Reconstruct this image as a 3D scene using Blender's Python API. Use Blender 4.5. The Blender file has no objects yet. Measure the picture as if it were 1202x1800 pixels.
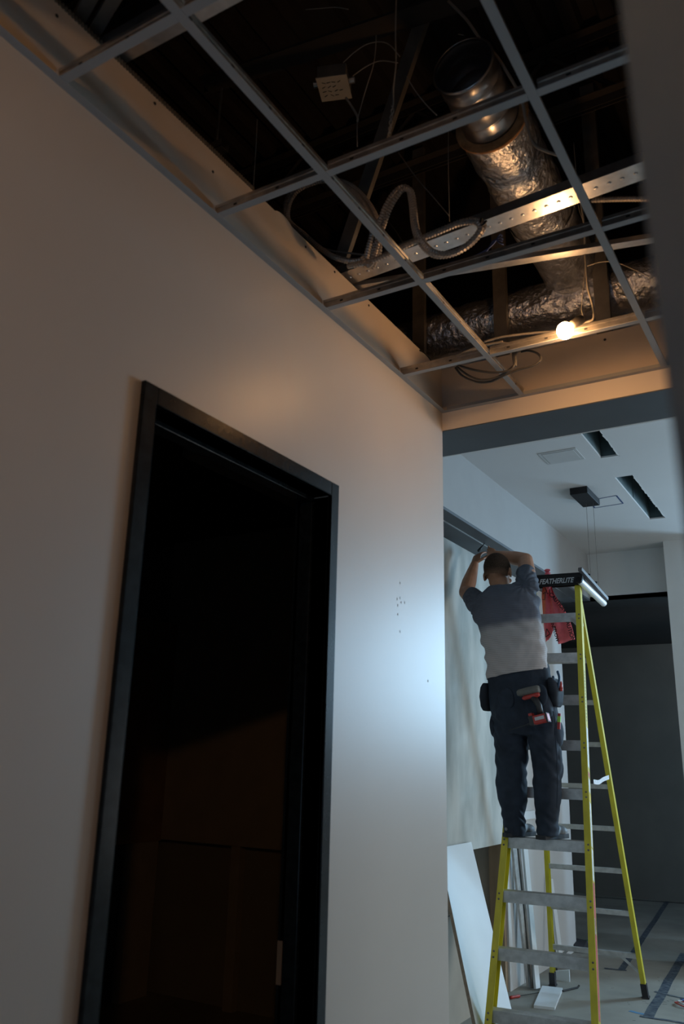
import bpy, bmesh, math, random
from mathutils import Vector, Matrix, noise
random.seed(7)
PI = math.pi
SC = bpy.context.scene
COL = SC.collection

# ------------------------------------------------------------------ camera
FPX = 1460.66
PITCH, ROLL, YAW = 0.28763632, 0.02458981, -0.54413401
CAM = Vector((1.46, 0.0, 1.638))

def cam_matrix():
    cy, sy = math.cos(YAW), math.sin(YAW)
    Rz = Matrix(((cy, -sy, 0), (sy, cy, 0), (0, 0, 1)))
    B = Matrix(((1, 0, 0), (0, 0, -1), (0, 1, 0)))
    cp, sp = math.cos(PITCH), math.sin(PITCH)
    P = Matrix(((1, 0, 0), (0, cp, sp), (0, -sp, cp)))
    cr, sr = math.cos(ROLL), math.sin(ROLL)
    Q = Matrix(((cr, -sr, 0), (sr, cr, 0), (0, 0, 1)))
    return Q @ P @ B @ Rz          # world -> (right, down, forward)
MW = cam_matrix()
cam_d = bpy.data.cameras.new('camera')
cam = bpy.data.objects.new('camera', cam_d)
COL.objects.link(cam)
cam_d.sensor_fit = 'HORIZONTAL'
cam_d.sensor_width = 24.0
cam_d.lens = FPX / 1202.0 * 24.0
cam_d.clip_start = 0.02
cam_d.dof.use_dof = True
cam_d.dof.focus_distance = 5.6
cam_d.dof.aperture_fstop = 3.7
r0, r1, r2 = MW[0], MW[1], MW[2]
cam.matrix_world = Matrix(((r0[0], -r1[0], -r2[0], CAM.x),
                           (r0[1], -r1[1], -r2[1], CAM.y),
                           (r0[2], -r1[2], -r2[2], CAM.z), (0, 0, 0, 1)))
SC.camera = cam

# ------------------------------------------------------------------ world, lights, exposure
SC.view_settings.view_transform = 'Standard'
SC.view_settings.look = 'None'
SC.view_settings.exposure = 0.0
SC.view_settings.gamma = 1.0
SC.view_settings.use_curve_mapping = False
w = bpy.data.worlds.new('overcast_sky')
SC.world = w
w.use_nodes = True
w.node_tree.nodes['Background'].inputs[0].default_value = (0.45, 0.68, 1.0, 1)
w.node_tree.nodes['Background'].inputs[1].default_value = 0.6

def area_light(name, loc, target, sx, sy, power, color):
    d = bpy.data.lights.new(name, 'AREA')
    d.shape = 'RECTANGLE'; d.size = sx; d.size_y = sy; d.energy = power; d.color = color
    o = bpy.data.objects.new(name, d); COL.objects.link(o)
    o.location = loc
    o.rotation_euler = (Vector(target) - Vector(loc)).to_track_quat('-Z', 'Y').to_euler()
    return o
# daylight through the two windows of the room beyond the hall
area_light('daylight_far_window', (2.42, 9.62, 2.72), (2.42, 5.0, 2.5), 1.2, 1.6, 240, (0.44, 0.73, 1.0))
area_light('daylight_side_window', (5.62, 6.3, 1.45), (0, 6.3, 2.6), 2.6, 1.9, 78, (1.0, 0.97, 0.92))

area_light('added_fill_behind', (1.1, -2.08, 1.2), (.6, 0, .7), 1.5, 1.5, 3.6, (0.45, 0.72, 1.0))  # added fill light behind the viewer, brightens near wall edge and lower left wall

# ------------------------------------------------------------------ helpers
def ray(px, py):
    v = Vector(((px - 601) / FPX, (py - 900) / FPX, 1.0))
    return MW.transposed() @ v
def at_x(px, py, X):
    d = ray(px, py); return CAM + d * ((X - CAM.x) / d.x)
def at_y(px, py, Y):
    d = ray(px, py); return CAM + d * ((Y - CAM.y) / d.y)
def at_z(px, py, Z):
    d = ray(px, py); return CAM + d * ((Z - CAM.z) / d.z)
def lerp(a, b, t): return a + (b - a) * t

class MB:
    def __init__(s): s.v = []; s.f = []; s.mi = []; s.m = 0
    def add(s, vs, fs):
        o = len(s.v); s.v += [tuple(p) for p in vs]
        for f in fs: s.f.append([i + o for i in f]); s.mi.append(s.m)
        return s
    def box(s, x0, x1, y0, y1, z0, z1):
        return s.hexa([(x0,y0,z0),(x1,y0,z0),(x1,y1,z0),(x0,y1,z0),(x0,y0,z1),(x1,y0,z1),(x1,y1,z1),(x0,y1,z1)])
    def hexa(s, p):
        return s.add(p, [(0,3,2,1),(4,5,6,7),(0,1,5,4),(1,2,6,5),(2,3,7,6),(3,0,4,7)])
    def obox(s, c, ax, ay, az, hx, hy, hz):
        c = Vector(c); ax = Vector(ax).normalized()*hx; ay = Vector(ay).normalized()*hy; az = Vector(az).normalized()*hz
        return s.hexa([c-ax-ay-az, c+ax-ay-az, c+ax+ay-az, c-ax+ay-az, c-ax-ay+az, c+ax-ay+az, c+ax+ay+az, c-ax+ay+az])
    def bar(s, a, b, w, h, up=(0,0,1)):
        a = Vector(a); b = Vector(b); d = (b-a).normalized(); sd = d.cross(Vector(up)).normalized(); u = sd.cross(d)
        return s.obox((a+b)/2, d, sd, u, (b-a).length/2, w/2, h/2)
    def sweep(s, a, b, prof, X, Y, prof2=None):
        """closed profile (list of 2D) swept from a to b; axes X, Y."""
        a = Vector(a); b = Vector(b); X = Vector(X); Y = Vector(Y); n = len(prof); p2 = prof2 or prof
        vs = [a + X*p[0] + Y*p[1] for p in prof] + [b + X*p[0] + Y*p[1] for p in p2]
        fs = [(i, (i+1) % n, n + (i+1) % n, n + i) for i in range(n)] + [list(range(n))[::-1], list(range(n, 2*n))]
        return s.add(vs, fs)
    def tube(s, pts, r, n=8, cap=True, ridge=0, closed=False):
        pts = [Vector(p) for p in pts]; N = len(pts)
        rs = r if isinstance(r, (list, tuple)) else [r]*N
        t0 = (pts[1]-pts[0]).normalized()
        u = t0.orthogonal().normalized()
        vs = []; fs = []
        for i, p in enumerate(pts):
            t = (pts[min(i+1, N-1)] - pts[max(i-1, 0)]).normalized()
            u = (u - t*u.dot(t)).normalized(); v = t.cross(u)
            rr = rs[i] + (ridge if i % 2 else 0)
            vs += [p + (u*math.cos(2*PI*k/n) + v*math.sin(2*PI*k/n))*rr for k in range(n)]
        for i in range(N-1):
            for k in range(n):
                fs.append((i*n+k, i*n+(k+1) % n, (i+1)*n+(k+1) % n, (i+1)*n+k))
        if cap: fs += [list(range(n))[::-1], [(N-1)*n+k for k in range(n)]]
        return s.add(vs, fs)
    def cyl(s, a, b, r, n=16, r2=None): return s.tube([a, b], [r, r if r2 is None else r2], n)
    def lathe(s, c, ax, prof, n=24):
        """prof = [(radius, distance along axis)]"""
        c = Vector(c); ax = Vector(ax).normalized(); u = ax.orthogonal().normalized(); v = ax.cross(u)
        vs = []; fs = []
        for (r, h) in prof:
            vs += [c + ax*h + (u*math.cos(2*PI*k/n) + v*math.sin(2*PI*k/n))*max(r, 1e-5) for k in range(n)]
        for i in range(len(prof)-1):
            for k in range(n): fs.append((i*n+k, i*n+(k+1) % n, (i+1)*n+(k+1) % n, (i+1)*n+k))
        return s.add(vs, fs)
    def loft(s, rings, n=24, cap=True):
        """rings = [(cx,cy,cz, rx, ry[, power])] horizontal super-ellipses"""
        vs = []; fs = []
        for R_ in rings:
            cx, cy, cz, rx, ry = R_[:5]; pw = R_[5] if len(R_) > 5 else 2.0; rot = R_[6] if len(R_) > 6 else 0
            for k in range(n):
                a = 2*PI*k/n; c, q = math.cos(a), math.sin(a)
                ex = math.copysign(abs(c)**(2/pw), c)*rx; ey = math.copysign(abs(q)**(2/pw), q)*ry
                vs.append((cx + ex*math.cos(rot) - ey*math.sin(rot), cy + ex*math.sin(rot) + ey*math.cos(rot), cz))
        N = len(rings)
        for i in range(N-1):
            for k in range(n): fs.append((i*n+k, i*n+(k+1) % n, (i+1)*n+(k+1) % n, (i+1)*n+k))
        if cap: fs += [list(range(n))[::-1], [(N-1)*n+k for k in range(n)]]
        return s.add(vs, fs)
    def ell(s, c, rx, ry, rz, rot=None, nu=16, nv=10):
        c = Vector(c); vs = []; fs = []
        for j in range(nv+1):
            th = PI*j/nv; sr = max(math.sin(th), 1e-4)
            for k in range(nu):
                p = Vector((rx*sr*math.cos(2*PI*k/nu), ry*sr*math.sin(2*PI*k/nu), rz*math.cos(th)))
                if rot: p = rot @ p
                vs.append(c + p)
        for j in range(nv):
            for k in range(nu): fs.append((j*nu+k, (j+1)*nu+k, (j+1)*nu+(k+1) % nu, j*nu+(k+1) % nu))
        return s.add(vs, fs)
    def limb(s, pts, rs, n=14):
        """tapered rounded limb along points"""
        pts = [Vector(p) for p in pts]
        s.tube(pts, rs, n)
        for p, r in zip(pts, rs): s.ell(p, r, r, r, nu=12, nv=8)
        return s
    def build(s, name, mat, parent=None, smooth=False, origin=None, bevel=0, recalc=True):
        m = bpy.data.meshes.new(name)
        if parent is not None: org = Vector(world_org(parent))
        elif origin is not None: org = Vector(origin)
        else:
            xs = [p[0] for p in s.v]; ys = [p[1] for p in s.v]; zs = [p[2] for p in s.v]
            org = Vector(((min(xs)+max(xs))/2, (min(ys)+max(ys))/2, min(zs)))
        m.from_pydata([tuple(Vector(p) - org) for p in s.v], [], s.f)
        for mt in (mat if isinstance(mat, (list, tuple)) else [mat]): m.materials.append(mt)
        m.polygons.foreach_set('material_index', s.mi)
        m.validate()
        if recalc:
            bm = bmesh.new(); bm.from_mesh(m); bmesh.ops.recalc_face_normals(bm, faces=bm.faces); bm.to_mesh(m); bm.free()
        if smooth: m.polygons.foreach_set('use_smooth', [True]*len(m.polygons))
        o = bpy.data.objects.new(name, m); COL.objects.link(o)
        if parent is not None: o.parent = parent
        else: o.location = org
        if bevel:
            b = o.modifiers.new('bevel', 'BEVEL'); b.width = bevel; b.segments = 2; b.limit_method = 'ANGLE'
        return o

def world_org(o):
    p = Vector(o.location); q = o.parent
    while q is not None: p += Vector(q.location); q = q.parent
    return p
def tag(o, label=None, cat=None, group=None, kind=None):
    if label: o['label'] = label
    if cat: o['category'] = cat
    if group: o['group'] = group
    if kind: o['kind'] = kind
    return o
def thing(name, loc, label, cat, group=None, kind=None):
    o = bpy.data.objects.new(name, None); COL.objects.link(o); o.location = loc; o.empty_display_size = .1
    return tag(o, label, cat, group, kind)
def struct(mb, name, mat, label=None, parent=None, **k):
    o = mb.build(name, mat, parent, **k)
    if parent is None: tag(o, label, 'setting', kind='structure'); 
    if parent is None and 'category' in o: del o['category']
    return o
def spline(P, n=12):
    """Catmull-Rom through points"""
    P = [Vector(p) for p in P]; Q = [P[0]*2-P[1]] + P + [P[-1]*2-P[-2]]; out = []
    for i in range(1, len(Q)-2):
        for k in range(n):
            t = k/n; a, b, c, d = Q[i-1], Q[i], Q[i+1], Q[i+2]
            out.append(0.5*((2*b) + (c-a)*t + (2*a-5*b+4*c-d)*t*t + (3*b-a-3*c+d)*t**3))
    out.append(P[-1]); return out
def resample(P, step):
    out = [P[0]]; acc = 0
    for a, b in zip(P, P[1:]):
        L = (b-a).length; pos = step - acc
        while pos <= L:
            out.append(a + (b-a)*(pos/L)); pos += step
        acc = L - (pos - step)
    return out

# ------------------------------------------------------------------ materials
MATS = {}
def mat(name, col, rough=.6, metal=0, var=.08, scale=6, bump=0, bscale=40, spec=.5, col2=None, detail=4, stretch=None, coat=0, alpha=None, dist=.002):
    m = bpy.data.materials.new(name); m.use_nodes = True; nt = m.node_tree; N = nt.nodes; L = nt.links
    b = N['Principled BSDF']
    b.inputs['Roughness'].default_value = rough; b.inputs['Metallic'].default_value = metal
    b.inputs['Specular IOR Level'].default_value = spec; b.inputs['Coat Weight'].default_value = coat
    tc = N.new('ShaderNodeTexCoord'); mp = N.new('ShaderNodeMapping'); L.new(tc.outputs['Object'], mp.inputs[0])
    if stretch: mp.inputs['Scale'].default_value = stretch
    n = N.new('ShaderNodeTexNoise'); n.inputs['Scale'].default_value = scale; n.inputs['Detail'].default_value = detail
    L.new(mp.outputs[0], n.inputs['Vector'])
    r = N.new('ShaderNodeValToRGB')
    c2 = col2 or tuple(min(1, c*(1+var)) for c in col); c1 = col if col2 else tuple(c*(1-var) for c in col)
    r.color_ramp.elements[0].position = .35; r.color_ramp.elements[1].position = .65
    r.color_ramp.elements[0].color = (*c1, 1); r.color_ramp.elements[1].color = (*c2, 1)
    L.new(n.outputs['Fac'], r.inputs[0]); L.new(r.outputs[0], b.inputs['Base Color'])
    if bump:
        n2 = N.new('ShaderNodeTexNoise'); n2.inputs['Scale'].default_value = bscale; n2.inputs['Detail'].default_value = 5
        L.new(mp.outputs[0], n2.inputs['Vector'])
        bp = N.new('ShaderNodeBump'); bp.inputs['Strength'].default_value = bump; bp.inputs['Distance'].default_value = dist
        L.new(n2.outputs['Fac'], bp.inputs['Height']); L.new(bp.outputs[0], b.inputs['Normal'])
    if alpha is not None: b.inputs['Alpha'].default_value = alpha
    MATS[name] = m
    return m
def emit(name, col, s):
    m = bpy.data.materials.new(name); m.use_nodes = True; nt = m.node_tree
    nt.nodes.clear(); e = nt.nodes.new('ShaderNodeEmission'); o = nt.nodes.new('ShaderNodeOutputMaterial')
    e.inputs[0].default_value = (*col, 1); e.inputs[1].default_value = s; nt.links.new(e.outputs[0], o.inputs[0]); return m

M_hall = mat('hall_wall_paint', (.50, .45, .39), rough=.40, var=.015, scale=3, bump=.18, bscale=90, spec=.58, dist=.0008)
M_raw = mat('taped_drywall', (.55, .47, .39), rough=.8, var=.07, scale=2.2, bump=.15, bscale=60)
M_white = mat('white_room_paint', (.60, .60, .59), rough=.7, var=.02, scale=3, bump=.05)
M_ceil = mat('white_ceiling_paint', (.52, .515, .51), rough=.75, var=.015, scale=2)
M_cream = mat('cream_paint', (.74, .67, .60), rough=.6, var=.02, scale=4)
M_dgrey = mat('dark_grey_paint', (.075, .085, .095), rough=.6, var=.05, scale=4)
M_char = mat('charcoal_wall_paint', (.21, .19, .165), rough=.7, var=.06, scale=3)
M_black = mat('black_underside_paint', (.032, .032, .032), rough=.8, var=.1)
M_sten = mat('stained_drywall', (.38, .39, .36), rough=.75, scale=2.6, col2=(.56, .56, .52), stretch=(1, 2.2, .8), detail=6)
M_beige = mat('beige_sheet_wall', (.42, .37, .30), rough=.75, var=.1, scale=3)
M_wood = mat('raw_stud_wood', (.34, .24, .15), rough=.7, var=.25, scale=10, stretch=(1, 1, .1))
M_floor = mat('dusty_floor_board', (.25, .235, .20), rough=.65, scale=2.4, col2=(.34, .32, .275), detail=8, bump=.1)
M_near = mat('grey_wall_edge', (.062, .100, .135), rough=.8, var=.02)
M_hidden = mat('plain_wall', (.30, .29, .28), rough=.85, var=.03)
M_frame = mat('black_door_frame_paint', (.010, .014, .016), rough=.22, var=.3, scale=40, bump=.15, bscale=220, spec=.2, dist=.0006)
M_dark = mat('dark_room_drywall', (.42, .39, .36), rough=.85, var=.06)
M_darkb = mat('dark_room_brown_sheet', (.30, .20, .13), rough=.8, var=.12)
M_tee = mat('grey_tee_paint', (.34, .35, .36), rough=.45, var=.03, metal=.0)
M_teeside = mat('bare_tee_steel', (.55, .52, .48), rough=.35, metal=.9, var=.15, scale=30)
M_galv = mat('galvanised_steel', (.55, .56, .57), rough=.32, metal=.95, var=.12, scale=25, bump=.1, bscale=30)
M_galvd = mat('dull_steel_stud', (.17, .16, .145), rough=.5, metal=.5, var=.2, scale=12)
M_duct = mat('duct_collar_steel', (.42, .42, .43), rough=.28, metal=.95, var=.12, scale=8)
M_foil = mat('crinkled_foil', (.62, .63, .66), rough=.30, metal=.9, var=.12, scale=14, bump=.9, bscale=38, dist=.016)
M_fibre = mat('duct_insulation', (.30, .16, .07), rough=.95, var=.3, scale=30)
M_bx = mat('armoured_cable_steel', (.38, .34, .30), rough=.40, metal=.35, var=.1)
M_wirek = mat('dark_cable_jacket', (.05, .048, .045), rough=.5, var=.1)
M_wireg = mat('grey_cable_jacket', (.32, .29, .25), rough=.5, var=.1)
M_wireb = mat('blue_data_cable', (.05, .09, .30), rough=.45, var=.1)
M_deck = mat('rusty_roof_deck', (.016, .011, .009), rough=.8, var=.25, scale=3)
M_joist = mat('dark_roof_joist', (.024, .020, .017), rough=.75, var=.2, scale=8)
M_bead = mat('corner_bead_steel', (.20, .18, .15), rough=.5, metal=.6, var=.2)
M_yel = mat('yellow_fibreglass', (.60, .52, .035), rough=.42, var=.10, scale=18, stretch=(1, 1, .3))
M_alu = mat('ladder_aluminium', (.50, .50, .49), rough=.42, metal=.55, var=.14, scale=22, bump=.1, bscale=60)
M_cap = mat('black_ladder_plastic', (.012, .012, .013), rough=.6, var=.2, spec=.25)
M_rubber = mat('dark_rubber', (.03, .03, .034), rough=.7, var=.2)
M_lettr = mat('pale_grey_print', (.50, .52, .53), rough=.6, var=.05)
M_stk = mat('white_sticker', (.75, .78, .80), rough=.4, var=.2, scale=60)
M_stkr = mat('red_sticker', (.55, .10, .14), rough=.4, var=.2, scale=60)
M_stky = mat('yellow_sticker', (.75, .55, .08), rough=.4, var=.2, scale=60)
M_red = mat('red_ribbon_plastic', (.95, .16, .20), rough=.4, var=.12, scale=25, alpha=.93)
M_blk = mat('black_print', (.01, .01, .012), rough=.6, var=.1)
M_tube = mat('white_tube', (.72, .76, .82), rough=.35, var=.03)
M_skin = mat('tanned_skin', (.38, .18, .10), rough=.5, var=.12, scale=14, bump=.1, bscale=120)
M_hair = mat('buzzed_dark_hair', (.040, .026, .018), rough=.95, var=.4, scale=160, bump=.8, bscale=300, spec=.1)
M_jean = mat('navy_work_trousers', (.009, .015, .026), rough=.85, scale=9, col2=(.020, .031, .050), bump=.4, bscale=350, detail=8)
M_pouch = mat('black_pouch_cloth', (.010, .014, .022), rough=.85, var=.3)
M_boot = mat('grey_leather_boot', (.19, .20, .21), rough=.6, var=.25, scale=20, bump=.3)
M_sole = mat('dark_boot_sole', (.02, .021, .024), rough=.7, var=.2)
M_tred = mat('tool_red_plastic', (.42, .035, .025), rough=.4, var=.1)
M_tblk = mat('tool_black_rubber', (.022, .022, .022), rough=.5, var=.2)
M_tgrey = mat('tool_grey_housing', (.13, .125, .11), rough=.5, var=.2)
M_lime = mat('lime_level_vial', (.35, .65, .08), rough=.3, var=.05)
M_lam = mat('white_laminate', (.76, .80, .82), rough=.35, var=.015)
M_core = mat('board_core', (.30, .25, .19), rough=.8, var=.15, scale=30)
M_blue = mat('blue_tape', (.022, .035, .065), rough=.6, scale=22, col2=(.12, .14, .15), detail=10)
M_lblue = mat('pale_blue_tape', (.10, .25, .42), rough=.6, var=.1)
M_green = mat('green_marking', (.05, .22, .12), rough=.6, var=.1)
M_slot = mat('slot_interior', (.10, .145, .155), rough=.8, var=.2, scale=5)
M_winf = mat('window_frame_paint', (.08, .08, .085), rough=.5)
M_vent = mat('access_panel_paint', (.43, .43, .425), rough=.6, var=.02)
M_dustp = mat('dust_smear', (.58, .50, .42), rough=.9, var=.03)
M_spk = mat('joint_compound', (.53, .47, .40), rough=.85, var=.03)
M_bulb = emit('glowing_bulb', (1.0, .51, .20), 190)
M_bulb2 = emit('glowing_bulb_behind', (1.0, .49, .17), 520)
M_sock = mat('lamp_socket', (.05, .045, .04), rough=.5)

def shirt_mat():
    m = mat('ombre_shirt_cloth', (.1, .1, .1), rough=.9, bump=.35, bscale=420)
    nt = m.node_tree; N = nt.nodes; L = nt.links; b = N['Principled BSDF']
    g = N.new('ShaderNodeNewGeometry'); sx = N.new('ShaderNodeSeparateXYZ'); L.new(g.outputs['Position'], sx.inputs[0])
    tc = N.new('ShaderNodeTexCoord'); so = N.new('ShaderNodeSeparateXYZ'); L.new(tc.outputs['Object'], so.inputs[0])
    n = N.new('ShaderNodeTexNoise'); n.inputs['Scale'].default_value = 5; L.new(tc.outputs['Object'], n.inputs['Vector'])
    a = N.new('ShaderNodeMath'); a.operation = 'MULTIPLY_ADD'; L.new(n.outputs['Fac'], a.inputs[0]); a.inputs[1].default_value = .05; L.new(so.outputs['Z'], a.inputs[2])
    sk = N.new('ShaderNodeMath'); sk.operation = 'MULTIPLY_ADD'; L.new(so.outputs['X'], sk.inputs[0]); sk.inputs[1].default_value = -.10; L.new(a.outputs[0], sk.inputs[2])
    r = N.new('ShaderNodeMapRange'); r.inputs['From Min'].default_value = SHIRT_Z[0]; r.inputs['From Max'].default_value = SHIRT_Z[1]; L.new(sk.outputs[0], r.inputs['Value'])
    cr = N.new('ShaderNodeValToRGB'); e = cr.color_ramp.elements
    e[0].position = 0; e[0].color = (.50, .45, .43, 1); e[1].position = 1; e[1].color = (.075, .085, .11, 1)
    x = e.new(.52); x.color = (.41, .385, .38, 1); x = e.new(.60); x.color = (.115, .12, .15, 1)
    L.new(r.outputs[0], cr.inputs[0])
    wv = N.new('ShaderNodeTexWave'); wv.bands_direction = 'Z'; wv.inputs['Scale'].default_value = 26; wv.inputs['Distortion'].default_value = 1.5
    L.new(tc.outputs['Object'], wv.inputs['Vector'])
    mx = N.new('ShaderNodeMix'); mx.data_type = 'RGBA'; mx.blend_type = 'MULTIPLY'; mx.inputs['Factor'].default_value = .22
    L.new(cr.outputs[0], mx.inputs['A']); L.new(wv.outputs['Color'], mx.inputs['B']); L.new(mx.outputs['Result'], b.inputs['Base Color'])
    return m
SHIRT_Z = (0.0, .62)

# ------------------------------------------------------------------ dimensions
ZG = 3.186           # hung ceiling grid
ZW = 3.405           # top edge of the drywall round the grid
ZD = 4.75            # roof deck
YE = 3.29            # hall wall ends / bulkhead starts
YB = 3.595           # bulkhead back
ZS = 3.097           # bulkhead underside
ZC = 3.71            # next room ceiling
XS = -.68; XL = -.975; ZB = 3.225; YF = 8.45; YK = 11.95
DY0, DY1, DZ = 1.452, 2.318, 2.505   # door opening clear of the frame face

def wall_with_holes(u0, u1, v0, v1, holes, put):
    us = sorted({u0, u1, *[h[0] for h in holes], *[h[1] for h in holes]}); vs = sorted({v0, v1, *[h[2] for h in holes], *[h[3] for h in holes]})
    for a, b in zip(us, us[1:]):
        for c, d in zip(vs, vs[1:]):
            if any(a >= h[0]-1e-6 and b <= h[1]+1e-6 and c >= h[2]-1e-6 and d <= h[3]+1e-6 for h in holes): continue
            put(a, b, c, d)

# floor
mb = MB(); mb.box(-4.2, 5.6, -2.0, 12.1, -.12, 0)
struct(mb, 'floor', M_floor, 'dusty grey board floor running through hall and far room')
# hall left wall: finished part below the grid, raw part above
mb = MB()
wall_with_holes(-1.9, YE, 0, ZG, [(DY0, DY1, 0, DZ)], lambda a, b, c, d: mb.box(-.125, 0, a, b, c, d))
mb.m = 1; mb.box(-.125, 0, -1.9, YE, ZG, ZW)
struct(mb, 'wall_left', [M_hall, M_raw], 'beige painted hall wall with the black door frame')
# joint compound ovals & screw heads on raw drywall
for (px, py, r) in ((203, 178, .05), (495, 405, .06), (68, 50, .08), (560, 450, .05)):
    c = at_x(px, py, 0)
# bulkhead at hall end
mb = MB(); mb.box(0.0, 2.3, YE, YB, ZS, ZG); mb.box(-.72, 0, YE+.016, YB, ZS, ZG);
mb.m = 1; mb.box(0, 2.3, YE, YE+.02, ZG, ZW)
mb.m = 2; mb.box(0.0, 2.3, YE+.001, YB, ZS-.004, ZS); mb.box(XL, 0, YE+.016, YB, ZS-.004, ZS); mb.m = 3; mb.box(XL, 2.3, YB, YB+.012, ZS-.004, ZC)
o = struct(mb, 'wall_bulkhead', [M_cream, M_raw, M_dgrey, M_white], 'cream bulkhead with dark grey underside across the hall end')
# hall right wall (unseen, closes the hall), near wall edge, back wall
mb = MB(); mb.box(2.05, 2.3, .62, YE, 0, ZD)
struct(mb, 'wall_right', M_hall, 'hall wall opposite the door')
mb = MB()
# leaning end of the near partition, close to the lens
e0 = at_y(1088, 0, .40); e1 = at_y(1212, 1000, .40); dx = (e0.x-e1.x)/(e0.z-e1.z)
def ex(z): return e1.x + dx*(z-e1.z)
mb.hexa([(ex(0), .40, 0), (2.4, .40, 0), (2.4, .60, 0), (ex(0)+.012, .60, 0), (ex(3.18), .40, 3.18), (2.4, .40, 3.18), (2.4, .60, 3.18), (ex(3.18)+.012, .60, 3.18)])
struct(mb, 'wall_near', M_near, 'out of focus grey wall edge along the right of the frame')
mb = MB(); wall_with_holes(-4.2, 2.4, 0, ZD, [(.35, 1.85, .45, 1.95)], lambda a, b, c, d: mb.box(a, b, -2.0, -1.9, c, d)); struct(mb, 'wall_back', M_hidden, 'plain wall behind the viewer')  # opening cut to let the added fill light in
mb = MB(); mb.box(2.4, 2.5, -2.0, .62, 0, ZD); struct(mb, 'wall_side', M_hidden, 'plain side wall beside the viewer')
# dark room behind the door
mb = MB(); mb.box(-3.15, XL-.14, 4.98, 5.06, 1.03, 3.3); struct(mb, 'wall_dark_room_far', M_dark, 'unlit drywall seen through the door opening')
mb = MB(); mb.box(-3.13, -3.05, 1.6, 4.98, 1.02, 2.62); struct(mb, 'wall_dark_room_left', M_darkb, 'dark brown board on the side of the unlit room')
mb = MB(); mb.box(-4.2, -4.1, -1.9, 5.2, 0, ZD); mb.box(-4.2, XL-.35, 5.06, 5.2, 0, ZD); struct(mb, 'wall_outer', M_hidden, 'outer wall of the unlit room')
mb = MB(); mb.box(-3.13, -3.06, 4.7, 4.97, 0, 1.02); mb.box(-2.4, -2.32, 4.99, 5.05, 0, 1.03)
struct(mb, 'trim_1', M_dark, 'bare stud below the unlit drywall')
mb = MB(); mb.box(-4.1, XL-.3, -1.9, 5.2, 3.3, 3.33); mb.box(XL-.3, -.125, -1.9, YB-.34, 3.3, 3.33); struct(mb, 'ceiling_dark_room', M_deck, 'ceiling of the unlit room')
# next room
mb = MB(); mb.box(XL-.13, XL, 3.90, 6.93, 1.035, ZB)
struct(mb, 'wall_upper_board', M_sten, 'stained pale drywall board behind the ladder')
mb = MB(); mb.box(XL-.13, XL, 6.93, 8.36, 0, ZB); mb.box(XL-.13, XL-.004, 6.62, 6.93, 0, 1.035)
struct(mb, 'wall_pier', M_white, 'pale wall from floor to soffit behind the ladder')
mb = MB(); mb.box(XL-.13, XL-.005, 3.90, 5.87, 0, 1.033)
struct(mb, 'wall_lower_board', M_beige, 'beige lower wall sheet left of the leaning white panel')
mb = MB(); mb.box(XL-.02, XL-.004, 3.92, 5.86, .655, .661); struct(mb, 'trim_2', M_rubber, 'dark joint in the beige lower sheet')
mb = MB(); mb.box(XL-.43, XL-.40, 5.2, 7.0, 0, 1.2); struct(mb, 'wall_recess', M_hidden, 'grey back of the low wall recess')
mb = MB(); mb.box(XL-.13, XL-.02, 6.57, 6.62, 0, 1.035); struct(mb, 'trim_3', M_wood, 'raw wood stud at the edge of the low recess')
mb = MB(); mb.box(XL-.38, XL-.13, 6.60, 6.62, 0, 1.035); struct(mb, 'trim_4', M_beige, 'beige jamb of the low wall recess')
mb = MB(); mb.box(-.97, -.125, YE-.3, YE, 0, ZC); mb.box(-.125, -.0, YE-.001, YE, 0, 1)
mb = MB(); mb.box(-.72, -.125, YB-.33, YB-.29, 0, ZS); mb.box(-.76, -.72, YB-.33, 3.90, 0, ZB-.002); mb.box(XL-.13, -.76, 3.86, 3.90, 0, ZB-.002); struct(mb, 'wall_return', M_white, 'return wall round the hall corner')
# side soffit with track slot
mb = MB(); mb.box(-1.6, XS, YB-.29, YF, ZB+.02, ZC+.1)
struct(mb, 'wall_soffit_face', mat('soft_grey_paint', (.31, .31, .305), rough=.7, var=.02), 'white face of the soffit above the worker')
mb = MB(); mb.box(XS-.105, XS+.001, YB-.29, YF, ZB, ZB+.02); mb.box(XL-.005, XS-.125, YB-.29, YF, ZB, ZB+.02)
struct(mb, 'trim_5', M_dgrey, 'dark grey soffit underside the worker reaches to')
mb = MB(); mb.box(XS-.125, XS-.105, 4.0, YF, ZB+.004, ZB+.02)
struct(mb, 'trim_6', M_galv, 'pale metal slot line along the dark soffit')
# far bulkhead + alcove
mb = MB(); mb.box(XS-.2, .5, YF, YF+.03, ZB, ZC); struct(mb, 'wall_far_bulkhead', M_white, 'pale bulkhead above the dark alcove')
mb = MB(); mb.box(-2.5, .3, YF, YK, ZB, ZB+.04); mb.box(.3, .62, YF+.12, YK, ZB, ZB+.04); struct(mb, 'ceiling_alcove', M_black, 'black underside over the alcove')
mb = MB(); mb.box(-2.6, 1.2, YK, YK+.1, 0, ZB+.04); mb.box(-2.6, -2.5, YF-.1, YK, 0, ZB); mb.box(-2.5, XL-.1, YF-.1, YF-.02, 0, ZB)
struct(mb, 'wall_alcove', M_char, 'charcoal back wall of the alcove')
mb = MB(); mb.box(.105, .62, 8.22, 8.56, 0, ZC)
struct(mb, 'wall_column', M_white, 'pale column at the right of the dark alcove')
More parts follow.
